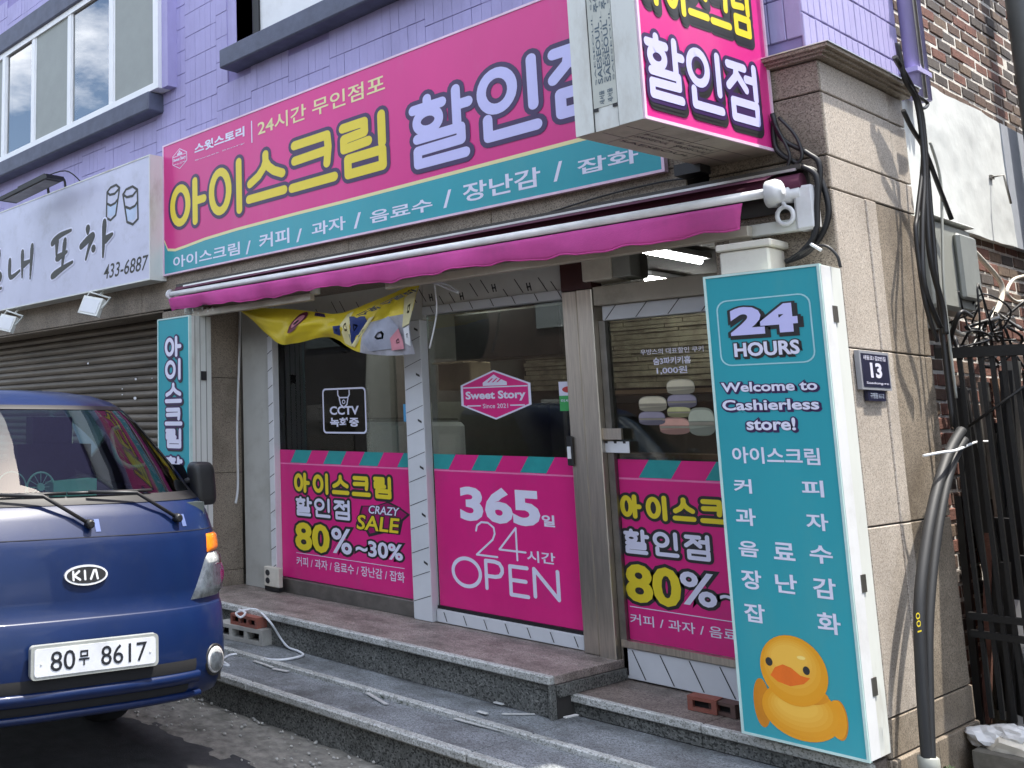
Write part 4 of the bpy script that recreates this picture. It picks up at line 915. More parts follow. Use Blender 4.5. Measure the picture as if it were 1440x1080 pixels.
ww = lsx1 - lsx0; zs = [(fy(245, a_, -.6).z, fy(245, b__, -.6).z) for a_, b__ in ((503, 472), (535, 504), (569, 537), (600, 572), (631, 602), (665, 641))]
for ch, (z0_, z1_) in zip('아이스크림할', zs):
    strokes(P, ch, [(lsx0 + ww * .22, z0_, lsx0 + ww * .78, z1_)], .017, [(M_char, .032, .0026, .008, -.008), (M_navy, .030, .0034, 0, 0), (M_lav2, .016, .0048, 0, 0)], ls)
# ------------------------------------------------------------------ hanging banner
bn = thing('torn_banner', (-5.3, -.3, 2.3), 'crumpled yellow plastic banner sagging under the awning over the left window', 'banner')
YBn = -.30
top = [(339, 433), (400, 434), (440, 438), (478, 441), (520, 425), (560, 408), (592, 393)]
bot = [(339, 436), (388, 480), (415, 483), (462, 474), (500, 494), (545, 500), (584, 498)]
tp_ = smooth_path([fy(x, y, YBn) for x, y in top], 8); bp_ = smooth_path([fy(x, y, YBn - .02) for x, y in bot], 8)
rows = []
for j in range(15):
    t = j / 14; rows.append([p.lerp(q, t) + Vector((0, .020 * sin(i * .55 + t * 4) * sin(pi * t) + .012 * sin(i * .21 + 2 * t) - .05 * sin(pi * t) + .012 * noise.noise(Vector((i * .4, t * 6, 1))), 0)) for i, (p, q) in enumerate(zip(tp_, bp_))])
M_ban = mat('yellow_banner', (.72, .56, .03), .4, var=.05, bump=.3, bscale=12)
bo = MB().grid([r[:34] for r in rows]).build('sheet', M_ban, bn); bo2 = MB().grid([r[33:] for r in rows[:7]]).build('sheet', M_ban, bn)
M_banb = mat('banner_reverse', (.40, .40, .44), .5, var=.35, scale=7); MB().grid([r[33:] for r in rows[6:]]).build('sheet_reverse', M_banb, bn)
def onban(u, v, h=.006):
    i = u * (len(tp_) - 1); j = v * 14; i0 = min(int(i), len(tp_) - 2); j0 = min(int(j), 13); a_, b__ = i - i0, j - j0
    p = rows[j0][i0].lerp(rows[j0][i0 + 1], a_).lerp(rows[j0 + 1][i0].lerp(rows[j0 + 1][i0 + 1], a_), b__); return p + Vector((.002, -h, 0))
def patch(pts, m, h=.006, name='banner_print'):
    n = len(pts); cu = sum(p[0] for p in pts) / n; cv = sum(p[1] for p in pts) / n; vs = [onban(cu, cv, h)]; R_ = 4
    for k in range(1, R_ + 1): vs += [onban(cu + (p[0] - cu) * k / R_, cv + (p[1] - cv) * k / R_, h) for p in pts]
    fs = [(0, 1 + i, 1 + (i + 1) % n) for i in range(n)]
    for k in range(R_ - 1): fs += [(1 + k * n + i, 1 + k * n + (i + 1) % n, 1 + (k + 1) * n + (i + 1) % n, 1 + (k + 1) * n + i) for i in range(n)]
    MB().add(vs, fs, True).build(name, m, bn, fix=False)
M_nb = mat('banner_navy', (.02, .04, .18), .5); M_pk = mat('banner_pink', (.62, .25, .3), .5)
patch([(.30 + .045 * cos(t), .36 + .33 * sin(t)) for t in [2 * pi * i / 16 for i in range(16)]], mat('maroon_print', (.12, .015, .04), .5)); patch([(.305 + .030 * cos(t), .33 + .2 * sin(t)) for t in [2 * pi * i / 16 for i in range(16)]], M_pk, .009); patch([(.31 + .012 * cos(t), .36 + .08 * sin(t)) for t in [2 * pi * i / 10 for i in range(10)]], M_char, .012)
patch([(.36, .02), (.42, .03), (.45, .16), (.38, .12)], M_navy)
patch([(.57, .15), (.60, .1), (.62, .5), (.64, .95), (.60, .95), (.57, .5)], M_cream); patch([(.60, .25), (.68, .3), (.70, .42), (.64, .9), (.62, .7)], M_nb, .009); patch([(.53, .55), (.575, .5), (.575, .8), (.54, .8)], M_nb, .009)
patch([(.70, .35), (.73, .33), (.66, .93), (.635, .93)], M_cream, .010); patch([(.75, .5), (.85, .42), (.9, .6), (.88, .9), (.75, .95), (.7, .8)], mat('banner_grey', (.36, .38, .46), .5, var=.2, scale=9), .010); patch([(.86, .75), (.9, .62), (.93, .8), (.94, .92), (.87, .93)], M_pk, .013)
patch([(.91, .2), (.99, .1), (.99, .6), (.92, .62)], mat('banner_pale', (.62, .56, .3), .5), .010); patch([(.93, .64), (.99, .62), (.99, .9), (.95, .85)], M_white, .012)
pb_ = Plane(fy(500, 430, YBn - .12), (1, 0, .26), (-.26, 0, 1))
text(pb_, '스윗 스토리', pb_.rect((503, 441), (583, 411)), [(M_char, .05, 0)], bn, 'banner_print', slant=.1)
MB().tube(smooth_path([fy(592, 394, -.3), fy(610, 398, -.32), fy(645, 412, -.33), fy(628, 400, -.3), fy(600, 395, -.3)], 6), .006).build('string', M_white, bn)
MB().tube(smooth_path([fy(611, 400, -.3), fy(614, 440, -.3), fy(604, 490, -.3)], 6), .005).build('string', M_white, bn)
MB().tube([fy(339, 434, -.3), fy(345, 428, -.42)], .006).build('string', M_white, bn)
# ------------------------------------------------------------------ boxes, plates, cables on the pilaster
jb = thing('junction_box', (-2.0, -.45, 2.35), 'cream plastic junction box standing on top of the teal 24 HOURS sign', 'box')
B('body', M_cream2, jb, -2.105, -1.90, -.56, -.40, 2.342, 2.45, c=.008); B('lid', M_cream2, jb, -2.115, -1.885, -.57, -.39, 2.452, 2.485, c=.006)
hp = thing('house_number', (XS, -.2, 1.9), 'dark blue house number plate reading 13 on the granite side wall', 'sign')
P = YZ(XS + .004); a = P.px(1199, 551); b_ = P.px(1243.5, 496)
HP = (-.335, 1.822, -.01, 1.990)
MB().pbox(P, *HP, .0, .018).build('plate_frame', mat('plate_grey', (.28, .29, .32), .4), hp); P = YZ(XS + .022)
MB().pbox(P, HP[0] + .016, HP[1] + .012, HP[2] - .016, HP[3] - .012, 0, .0012).build('plate', mat('plate_navy', (.018, .019, .045), .35), hp)
text(P, '13', (HP[0] + .10, HP[1] + .052, HP[2] - .10, HP[1] + .118), [(M_lav2, .04, .002)], hp); text(P, '새동로1길2번길', (HP[0] + .035, HP[3] - .040, HP[2] - .045, HP[3] - .020), [(M_lav2, .01, .002)], hp); text(P, 'Saedong-ro', (HP[0] + .045, HP[1] + .022, HP[2] - .035, HP[1] + .035), [(M_lav2, .01, .002)], hp)
P = YZ(XS + .004); MB().pbox(P, -.27, 1.775, -.08, 1.82, 0, .014).build('plate_tab', mat('plate_navy', 0), hp); text(YZ(XS + .018), '구평동 61-2', (-.25, 1.785, -.10, 1.81), [(mat('tab_print', (.3, .34, .42), .5), .02, .001)], hp)
hp.location.y += 0
def cable(name, pts, r, m, label, k=7, cat='cable', grp=None):
    o = MB().tube(smooth_path(pts, k), r, 8).build(name, m); return tag(o, label, cat, grp)
g1 = thing('cable_bundle', (-1.8, -.42, 2.8), 'loose black cables looping down the pilaster corner from the projecting sign', 'cables')
YC = -.42
for i, (pts, r) in enumerate((([(1088, 170), (1092, 210), (1125, 232), (1150, 245), (1165, 290), (1158, 325), (1135, 355), (1105, 368)], .012), ([(1086, 160), (1100, 195), (1135, 215), (1153, 235), (1147, 300), (1140, 345), (1112, 366)], .011),
                   ([(1090, 175), (1110, 215), (1108, 235), (1118, 233), (1128, 218), (1118, 190), (1095, 165)], .007), ([(1128, 234), (1148, 248), (1149, 290), (1146, 330), (1122, 360)], .012), ([(1104, 368), (1130, 352), (1158, 345), (1176, 358), (1182, 376)], .006), ([(1140, 343), (1155, 352)], .007))):
    MB().tube(smooth_path([fy(x, y, YC - .012 * i) for x, y in pts], 6), r, 8).build('cable', M_black if i != 5 else M_cord, g1)
cable('sign_wire', [fy(x, y, -.40) for x, y in ((760, 303), (850, 275), (930, 256), (975, 250))], .005, M_black, 'thin black wire drooping along the stone lintel above the awning')
cable('wall_wire', [fx(x, y, -6.045) + Vector((.004, 0, 0)) for x, y in ((337, 430), (336, 500), (333, 600), (334, 680), (331, 708))], .010, M_white, 'white wire running down the left stone pilaster')
ob = thing('socket_box', (XL0 - .05, -.1, .5), 'cream double socket box at the foot of the white panel', 'box')
a = fy(374, 823, -.08); b_ = fy(394, 799, -.08)
B('body', M_cream2, ob, a.x, b_.x, -.10, -.052, a.z, b_.z, c=.006); B('base', M_black, ob, a.x + .005, b_.x - .005, -.095, -.052, a.z - .03, a.z - .001)
for k_ in (.3, .7): MB().lathe((a.x + .045, -.101, a.z + (b_.z - a.z) * k_), (0, -1, 0), [(0, .022), (.004, .022)], 12).build('socket', M_char, ob)
# ------------------------------------------------------------------ things on the steps
def hollow_block(name, c, ang, L_, W_, H_, holes, m, label, cat):
    t = thing(name, c, label, cat); u = Vector((cos(ang), sin(ang), 0)); v = Vector((-sin(ang), cos(ang), 0)); c = Vector(c)
    n_ = holes; t_ = .18 * L_ / n_ ; mb = MB(); hw_ = (L_ - t_ * (n_ + 1)) / n_
    for z0_, z1_ in ((0, H_ * .25), (H_ * .75, H_)): mb.obox(c + Vector((0, 0, (z0_ + z1_) / 2)), u, v, (0, 0, 1), L_ / 2, W_ / 2, (z1_ - z0_) / 2)
    for i in range(n_ + 1): mb.obox(c + u * (-L_ / 2 + t_ / 2 + i * (hw_ + t_)) + Vector((0, 0, H_ / 2)), u, v, (0, 0, 1), t_ / 2, W_ / 2 - .001, H_ / 4)
    mb.build('block_body', m, t)
    mb = MB()
    mb.obox(c + Vector((0, 0, H_ / 2)), u, v, (0, 0, 1), L_ / 2 - .002, W_ * .2, H_ * .26); mb.build('core', M_dark, t); return t
hollow_block('concrete_block', fz(352, 898, .236) , RAD(8), .42, .26, .10, 3, M_cblock, 'pale hollow concrete block lying on the steps beside the blue truck', 'block')
q = fz(340, 880, .336)
hollow_block('red_brick', (q.x + .02, q.y + .05, .337), RAD(4), .24, .12, .07, 3, M_redb, 'red perforated brick lying on top of the concrete block', 'brick')
q = fz(990, 1001, .34); hollow_block('brown_brick', (q.x - .005, q.y + .03, .339), RAD(6), .125, .09, .065, 1, M_redb, 'brown brick left of the darker one on the lower landing', 'brick')
q = fz(1025, 1006, .34); hollow_block('dark_brick', (q.x - .012, q.y + .015, .339), RAD(-4), .12, .09, .06, 1, mat('dark_clay', (.10, .06, .05), .85, bump=.8), 'darker brick touching the foot of the teal 24 HOURS sign', 'brick')
cord = [fz(312, 935, .215), fz(322, 936, .216), fz(313, 928, .216), fz(330, 920, .218), fz(362, 925, .225), fz(395, 928, .242), fz(425, 922, .245), fz(420, 916, .246), fz(405, 910, .25), fz(393, 895, .30), fz(380, 875, .40), fz(362, 858, .435), fz(345, 858, .43), fz(332, 862, .42), fz(338, 868, .42), fz(345, 862, .43), fz(336, 857, .43)]
cable('white_cord', cord, .0075, M_cord, 'white cord trailing over the concrete block and down the steps', cat='cord')
for i, ((x0_, y0_), (x1_, y1_), wd_, z_) in enumerate((((640, 1011), (755, 1041), .035, .214), ((516, 975), (543, 991), .025, .215), ((706, 1005), (752, 1005), .012, .238), ((357, 930), (383, 939), .025, .215), ((384, 941), (405, 945), .03, .215), ((794, 1010), (812, 1006), .015, .341))):
    a = fz(x0_, y0_, z_); b_ = fz(x1_, y1_, z_); d = (b_ - a).normalized(); nn = Vector((-d.y, d.x, 0))
    o = MB().obox((a + b_) / 2 + Vector((0, 0, .003)), d, nn, (0, 0, 1), (b_ - a).length / 2, wd_ / 2, .0025).build('paper_strip', M_scrap)
    tag(o, ['long white plastic strip lying along the lower tread near the middle', 'short slanting white strip on the lowest tread under the left window', 'thin pale straw on the upper tread below the middle door', 'white strip beside the cord near the truck bumper', 'crumpled white scrap right of the cord on the lowest tread', 'tiny white scrap on the lower landing by the steel post'][i], 'litter')
for i, (x0_, y0_, z_) in enumerate(((678, 1003, .24), (701, 990, .24), (925, 942, .34), (978, 961, .34), (834, 910, .44), (1026, 1038, .24))):
    q = fz(x0_, y0_, z_); o = MB().cham([(q.x - .025, q.y - .014, z_), (q.x + .03, q.y + .014, z_ + .008)], .004).build('litter_scrap', M_scrap)
    tag(o, ['small white scrap with a dark edge on the upper tread', 'flat white scrap on the upper tread under the door rail', 'white paper scrap on the lower landing against the film rail', 'small white pebble like scrap in the middle of the lower landing', 'pale folded scrap at the foot of the steel post', 'white fleck on the tread before the 24 HOURS sign'][i], 'litter')
M_weed = mat('weed_green', (.05, .09, .03), .8, var=.4)
for i, (px, py, z_, sp) in enumerate(((555, 985, .21, .10), (575, 990, .21, .08), (1300, 1075, .21, .1), (905, 1076, .21, .14))):
    q = fz(px, py, z_); mb = MB(); rnd = random.Random(i)
    for _ in range(70):
        x = q.x + rnd.gauss(0, sp * .6); y = q.y + rnd.gauss(0, .012); an = rnd.random() * 6.28; l = rnd.uniform(.012, .035); d = Vector((cos(an), sin(an), rnd.uniform(.2, 1.2))).normalized() * l; s_ = Vector((-sin(an), cos(an), 0)) * .006
        p = Vector((x, y, z_)); mb.add([p, p + d * .5 + s_, p + d, p + d * .5 - s_], [(0, 1, 2, 3)])
    o = mb.build('weed', M_weed, fix=False); tag(o, ['tiny green weed in the step joint left of the middle', 'tiny green weed just right of its neighbour in the step joint', 'small weed at the foot of the granite wall', 'small weed in the step joint at the bottom of the view'][i], 'weed')
# ------------------------------------------------------------------ alley side: brick wall, plaster, meter, pipes, gate
XB = -1.80
bw = thing('brick_wall', (XB, 3, 0), 'weathered brown brick wall with pale mortar running back along the alley', 'wall')
XE = 3.45
B('mortar_bed', M_mortar, bw, XB - .1, XB - .005, .84, XE + 6, 3.4, 9.5); B('mortar_bed', M_mortar, bw, XB - .1, XB - .0055, .63, XE + 6, .0, 2.9)
bm_ = MB().cham([(-.030, 0, 0), (0, .201, .059)], .004); o = bm_.build('brick', BR[0]); base = o.data; bpy.data.objects.remove(o)
bmesh_by = []
for m in BR:
    c = base.copy(); c.materials.clear(); c.materials.append(m); bmesh_by.append(c)
cand = []
row = 0; z = .30
while z < 7.2:
    if z < 2.76 or z > 3.50:
        y = .66 + (row % 2) * .11 + (.2 if z > 3.4 else 0)
        while y < 8:
            cand.append((y, z, row)); y += .218
    z += .075; row += 1
def pix(p):
    d = Vector(p) - CAM; k = d.dot(AX[2]); return CX + F_PX * d.dot(AX[0]) / k, CY + F_PX * d.dot(AX[1]) / k
def inview(y, z):
    x_, y_ = pix((XB, y, z)); return x_ < 1445 and y_ > -25
cand = [c for c in cand if inview(c[0], c[1]) or random.random() < .35]
cand.sort(key=lambda c: ((0 if (inview(c[0], c[1]) and c[1] > 2.0) else 1), c[0]))
restb = [MB() for _ in BR]
for i, (y, z, row) in enumerate(cand):
    k = random.choices(range(5), (6, 3, 4, 4, 2) if z > 3.4 else (4, 7, 2, 1, 2))[0]; dx = random.uniform(-.004, .003)
    if i < 290:
        o = bpy.data.objects.new('brick', bmesh_by[k]); COL.objects.link(o); o.parent = bw; o.location = (dx, y + random.uniform(-.003, .003) - 3, z + random.uniform(-.002, .002)); o.rotation_euler = (random.uniform(-.012, .012), 0, random.uniform(-.012, .012))
    else: restb[k].box(XB - .03 + dx, XB + dx, y, y + .201, z, z + .059)
for k, mb in enumerate(restb):
    if mb.v: mb.build('brickwork', BR[k], bw, kind='stuff', fix=False)
mb = MB(); YP = 2.44; rows = []
for i in range(40):
    y = .64 + (YP - .64) * i / 39
    rows.append([(XB + .035 + .010 * noise.noise(Vector((y * 2.2, zz * 2.2, 0))) + .004 * noise.noise(Vector((y * 9, zz * 9, 3))), y, zz + (.004 * noise.noise(Vector((y * 7, 0, 0))) if k_ in (0, 24) else 0)) for k_, zz in [(k_, 2.735 + (3.515 - 2.735) * k_ / 24) for k_ in range(25)]])
mb.grid(rows); mb.box(XB - .01, XB + .028, .64, YP, 2.737, 3.513); o = mb.build('plaster_panel', M_plaster, bw, fix=False)
mb = MB().box(XB - .01, XB + .036, YP + .002, 6, 2.737, 3.513).build('plaster_panel', M_plas_shade, bw, label='far end of the white plaster with its shadow painted blue grey')
q0 = fx(1432, 30, -1.66); gp = MB().tube([(-1.66, q0.y + .12, .2), (-1.66, q0.y + .12, 8)], .075, 14).build('grey_column', mat('grey_pole', (.10, .11, .11), .5, var=.1)); tag(gp, 'thick dark grey pipe rising at the right edge beyond the brick wall', 'pipe')
hk = MB().tube([(-1.755, 2.1, 3.12), (-1.70, 2.1, 3.12), (-1.69, 2.12, 2.95)], .006).box(-1.765, -1.75, 2.07, 2.13, 3.11, 3.13).build('wall_hook', M_steeld); tag(hk, 'small metal hook fixed to the white plaster above the meter box', 'hook')
# lilac rain pipes and wires at the end of the painted wall
for i, (y, r, m, lab) in enumerate(((.865, .032, M_purple, 'lilac painted rain pipe nearest the painted tiles'), (.96, .03, M_purple, 'second lilac rain pipe beside the brick wall'), (.905, .018, M_alu, 'thin silver conduit between the lilac pipes'))):
    o = MB().tube([(-1.72 + .01 * i, y, 3.35), (-1.72 + .01 * i, y, 8)], r, 12).build('rain_pipe', m); tag(o, lab, 'pipe')
for z, lab in ((3.48, 'lower lilac clamp holding the rain pipes just above the cornice'), (3.95, 'upper lilac clamp holding the rain pipes')):
    tag(MB().box(-1.79, -1.68, .80, 1.0, z, z + .025).build('pipe_clamp', M_purple), lab, 'clamp')
o = MB().box(-1.86, -1.80, .82, 1.02, 2.5, 3.5).build('plaster_return', M_plaster); tag(o, 'narrow white plastered return behind the black cables', 'wall'); 
mtr = thing('meter_box', (-1.7, 1.0, 2.3), 'grey plastic electricity meter box under the white plaster', 'box')
B('body', M_greyp, mtr, -1.80, -1.665, .64, 1.24, 2.24, 2.69, c=.02); B('cover', mat('meter_cover', (.24, .25, .23), .35), mtr, -1.664, -1.635, .94, 1.20, 2.30, 2.64, c=.015); B('backplate', M_greyp, mtr, -1.80, -1.78, .64, 1.20, 2.16, 2.235)
B('lid_rim', M_offw, mtr, -1.80, -1.65, .63, 1.25, 2.692, 2.703, c=.004)
XC = -1.60
drops = [([(1262, 60), (1272, 110), (1288, 140), (1296, 190), (1300, 250), (1297, 320), (1300, 400), (1322, 460)], .011), ([(1258, 80), (1290, 140), (1300, 200), (1303, 280), (1308, 360), (1325, 430), (1330, 470)], .012), ([(1266, 90), (1293, 150), (1298, 220), (1290, 300), (1288, 330), (1300, 420), (1318, 480)], .009),
         ([(1270, 155), (1282, 180), (1300, 210), (1320, 262), (1338, 308)], .010), ([(1290, 135), (1304, 145), (1300, 152), (1292, 150)], .008), ([(1308, 200), (1322, 250), (1325, 320), (1327, 400), (1335, 480), (1345, 560)], .006), ([(1300, 190), (1306, 260), (1312, 330), (1320, 420), (1340, 600)], .010)]
g2 = thing('alley_cables', (XC, .6, 2.5), 'thick tangle of black cables hanging beside the meter box', 'cables')
for i, (pts, r) in enumerate(drops): MB().tube(smooth_path([fx(x, y, XC - .005 * i) for x, y in pts], 6), r, 8).build('cable', M_black if i != 5 else M_greyp, g2)
mb = MB(); rnd = random.Random(9)
for i in range(16):
    y0_ = rnd.uniform(.66, 1.6); z0_ = rnd.uniform(2.05, 2.25); mb.tube(smooth_path([(-1.62 + rnd.uniform(-.08, .08), y0_ + rnd.uniform(-.15, .15), z0_ + rnd.uniform(-.12, .12)) for _ in range(5)], 4), rnd.uniform(.004, .011), 6)
mb.build('tangle', M_black, g2)
g3 = thing('duct_hoses', (-1.6, .2, .3), 'two thick grey black flexible hoses standing against the granite side wall', 'hose')
for i, (pts, r) in enumerate((([(1352, 605), (1335, 635), (1317, 690), (1303, 760), (1293, 850), (1296, 960), (1304, 1072)], .020), ([(1356, 618), (1340, 650), (1325, 710), (1313, 790), (1306, 880), (1306, 970), (1309, 1072)], .017))):
    MB().tube(smooth_path([fx(x, y, -1.60 + .01 * i) for x, y in pts], 8), r, 12).build('hose', mat('hose_black', (.018, .019, .021), .6), g3)
MB().tube(smooth_path([fx(1298, 641, -1.62), fx(1325, 636, -1.57), fx(1345, 633, -1.56), fx(1372, 622, -1.62), fx(1393, 621, -1.63)], 5), .006).build('tie_wire', M_cord, g3)
MB().lathe(fx(1307, 1080, -1.60) - Vector((0, 0, .05)), (0, 0, 1), [(0, .036), (.09, .036), (.095, .03)], 14).build('floor_sleeve', M_greyp, g3)
mk_ = fx(1290, 874, -1.574); P = Plane(mk_, (0, 1, 0), (0, 0, 1)); text(P, '100', (-.022, -.04, .022, .035), [(M_yel, .0, .004)], g3, 'hose_print', rot=True)
o = cable('cream_hose', [fx(x, y, -1.70) for x, y in ((1362, 346), (1385, 370), (1408, 400), (1405, 430), (1385, 455), (1355, 470), (1338, 462))], .013, M_cream2, 'cream hose curling from the meter box over the bricks', cat='hose')
o = cable('cream_cable', [fx(x, y, -1.70) for x, y in ((1450, 420), (1430, 424), (1416, 412), (1424, 394), (1440, 388))], .009, M_cream2, 'short looped cream cable at the right edge over the bricks')
gt = thing('iron_gate', (-1.4, .61, .3), 'black iron bar gate closing the alley beside the building', 'gate')
YG = .64; zg0, zg1 = .35, 2.04; x = -1.66
B('top_rail', M_blackm, gt, -1.70, .2, YG - .02, YG + .02, zg1 - .05, zg1); B('mid_rail', M_blackm, gt, -1.69, .2, YG - .018, YG + .018, .78, .81); B('mid_rail', M_blackm, gt, -1.69, .2, YG - .018, YG + .018, .70, .73)
MB().tube([fy(1362, 600, YG - .03), fy(1445, 540, YG - .03)], .006).build('diagonal_rod', M_blackm, gt)
i = 0
while x < .18:
    MB().box(x, x + .017, YG - .009, YG + .009, zg0, zg1 - .05).build('bar', M_blackm, gt); x += .040; i += 1
jk = thing('leaning_board', (-1.5, .9, .3), 'white board leaning behind the gate near the alley floor', 'board')
MB().obox((-1.35, .95, .55), (1, .1, 0), (0, .25, .97), (.1, -.97, .25), .28, .30, .01).build('sheet', M_white, jk)
jk = thing('junk_pile', (-1.2, 1.4, .3), 'scrap timber and pipes behind the iron gate, with pieces added to darken the space', 'junk'); rnd = random.Random(5)
for i in range(84):
    x = rnd.uniform(-1.70, -.5) if i < 44 else rnd.uniform(-1.76, -1.60); y = rnd.uniform(.80, 2.3); h = rnd.uniform(.7, 1.75); lean = rnd.uniform(-.12, .12)  # pieces close to the bricks are added to darken the view behind the gate
    m = rnd.choice([M_black, M_black, M_blackm, BR[1], mat('junk_wood', (.16, .09, .05), .8), M_steeld, M_black, M_dark])
    MB().obox((x, y, .27 + h / 2), (1, 0, 0), (0, 1, 0), Vector((lean, 0, 1)), rnd.uniform(.01, .05), rnd.uniform(.01, .05), h / 2).build('scrap_piece', m, jk)
B('dark_backdrop', M_dark, jk, -1.7, .6, 2.4, 2.45, .27, 2.0)  # dark sheet standing in for the dark space behind the gate
rnd = random.Random(11)
for i, (px, py, r) in enumerate(((1398, 1040, .07), (1432, 1058, .09), (1425, 1035, .06))):
    q = fy(px, py, .45); t = MB(); b = bmesh.new(); bmesh.ops.create_icosphere(b, subdivisions=3, radius=1)
    for v in b.verts:
        nn = noise.noise(v.co * 1.6 + Vector((i * 7, 0, 0))) * .35 + noise.noise(v.co * 5 + Vector((i * 3, 0, 0))) * .16; v.co = Vector((v.co.x * 1.3, v.co.y, v.co.z * .8)) * (1 + nn) * r + Vector((q.x, q.y, q.z))
    b.verts.index_update(); t.add([v.co[:] for v in b.verts], [[v.index for v in f.verts] for f in b.faces], False); b.free()
    o = t.build('plastic_bag', M_white if i != 1 else M_cream2); tag(o, ['white crumpled rubbish bag at the foot of the gate', 'cream rubbish bag in the lower right corner', 'small white bag behind the cream one by the gate'][i], 'bag')
# ------------------------------------------------------------------ blue cab-over truck
VA = RAD(6.8); VF = Vector((cos(VA), -sin(VA), 0)); VL = Vector((sin(VA), cos(VA), 0)); V0 = Vector((-3.83, -2.864, 0))
van = thing('blue_truck', tuple(V0), 'dark blue small cab over truck parked facing right in front of the shutter', 'truck')
def VP(f, l, z): return V0 + VF * f + VL * l + Vector((0, 0, z))
PROF = [(.385, -.07, .80), (.41, -.01, .825), (.46, .015, .84), (.56, .035, .85), (.70, .022, .855), (.79, .004, .86), (.812, -.008, .86), (.818, -.016, .86), (.90, -.022, .865), (1.02, -.04, .865), (1.12, -.06, .86), (1.158, -.075, .857), (1.165, -.08, .857), (1.24, -.115, .853), (1.30, -.165, .845), (1.325, -.20, .838),
        (1.45, -.30, .81), (1.58, -.43, .755), (1.69, -.54, .70), (1.765, -.63, .645), (1.80, -.69, .61), (1.835, -.80, .54), (1.86, -1.0, .45), (1.872, -1.3, .38), (1.873, -1.68, .36)]
def prof(z):
    for (a, fa, wa), (b, fb, wb) in zip(PROF, PROF[1:]):
        if a <= z <= b and b > a: t = (z - a) / (b - a); return fa + (fb - fa) * t, wa + (wb - wa) * t
    return PROF[-1][1:] if z > 1 else PROF[0][1:]
def sf(z, l, h=0):
    """point on the cab front at height z and width fraction l (-1..1), pushed out by h"""
    f, w_ = prof(z); n_ = 3.3 - 1.05 * min(1, max(0, (z - 1.22) / .2)); bow = .40
    def F(q): return f - bow * (1 - max(0, 1 - abs(q) ** n_) ** (1 / n_))
    if h == 0: return VP(F(l), l * w_, z)
    e = .01; d1 = Vector((F(min(l + e, 1)) - F(max(l - e, -1)), (min(l + e, 1) - max(l - e, -1)) * w_, 0)); nn = Vector((d1.y, -d1.x, 0)).normalized()
    f2, w2 = prof(z + .02); sl_ = (f - f2) / .02; nv = Vector((nn.x, nn.y, max(0, sl_) * .9)).normalized()
    return VP(F(l) + nv.x * h, l * w_ + nv.y * h, z + nv.z * h)
LS = [-1, -.995, -.98, -.95, -.90, -.84, -.76, -.66, -.54, -.4, -.2, 0, .2, .4, .54, .66, .76, .84, .90, .95, .98, .995, 1]
def sides(z, sgn): 
    f, w_ = prof(z); f0 = f - .40
    return [VP(q, sgn * w_, z) for q in (-.75, -1.0, -1.35, -1.7) if q < f0 - .02] + [VP(f0 - .05 - .001, sgn * w_, z)] * 0
def fullrow(z):
    f, w_ = prof(z); f0 = f - .40; fs = [f0 + (-1.74 - f0) * t for t in (.33, .66, 1)]
    left = [VP(q, -w_, z) for q in fs[::-1]]; right = [VP(q, w_, z) for q in fs]
    return left + [sf(z, l) for l in LS] + right
ZW0, ZW1 = 1.325, 1.765
def inws(i, j):                                        # windscreen opening
    za, zb = PROF[i][0], PROF[i + 1][0]
    if not (za >= ZW0 - .001 and zb <= ZW1 + .001): return False
    return 3 + 4 <= j < 3 + len(LS) - 1 - 4
def inside_win(i, j):
    za, zb = PROF[i][0], PROF[i + 1][0]; n_ = 3 + len(LS) + 3 - 1
    return za >= ZW0 - .001 and zb <= ZW1 + .001 and (j in (0, 1) or j in (n_ - 2, n_ - 1))
rows = [fullrow(p[0]) for p in PROF]
body = MB(); wsm = MB(); sdm = MB(); bump = MB(); nc = len(rows[0])
for i in range(len(rows) - 1):
    for j in range(nc - 1):
        q = [rows[i][j], rows[i][j + 1], rows[i + 1][j + 1], rows[i + 1][j]]
        if inws(i, j): wsm.add(q, [(0, 1, 2, 3)], True)
        elif inside_win(i, j): sdm.add(q, [(0, 1, 2, 3)], True)
        elif PROF[i + 1][0] <= .8121:
            bump.add(q, [(0, 1, 2, 3)], True)
        elif PROF[i][0] >= .812: body.add(q, [(0, 1, 2, 3)], True)
body.add([rows[-1][k] for k in range(nc)], [tuple(range(nc))])
def weld(o, d=.0004):
    b = bmesh.new(); b.from_mesh(o.data); bmesh.ops.remove_doubles(b, verts=b.verts[:], dist=d); bmesh.ops.recalc_face_normals(b, faces=b.faces[:]); b.to_mesh(o.data); b.free(); return o
weld(body.build('body', M_blue, van)); bo_ = weld(bump.build('bumper', M_blue, van)); ws_ = weld(wsm.build('windscreen', M_ws, van)); weld(sdm.build('side_window', glass('side_glass', (.6, .66, .62), 1.5), van))
def band(z0_, z1_, l0, l1, h, n=24, nz=2): return [[sf(z0_ + (z1_ - z0_) * i / nz, l0 + (l1 - l0) * j / n, h) for j in range(n + 1)] for i in range(nz + 1)]
MB().grid(band(.80, .818, -1, 1, -.012, 40)).grid(band(1.150, 1.170, -1, 1, -.012, 40)).build('seam', M_dark, van)
MB().grid(band(1.158, 1.1605, -.97, .93, .0015, 40)).build('seam', M_dark, van)
MB().grid(band(1.298, 1.335, -.93, .93, .003, 40)).build('cowl', M_black, van)
mb = MB()                                              # black surround of the glass
for l0, l1 in ((-.925, -.89), (.89, .925)): mb.grid(band(1.33, 1.765, l0, l1, .002, 3, 10))
mb.grid(band(1.75, 1.772, -.92, .92, .002, 40)); mb.build('windscreen_seal', M_black, van)
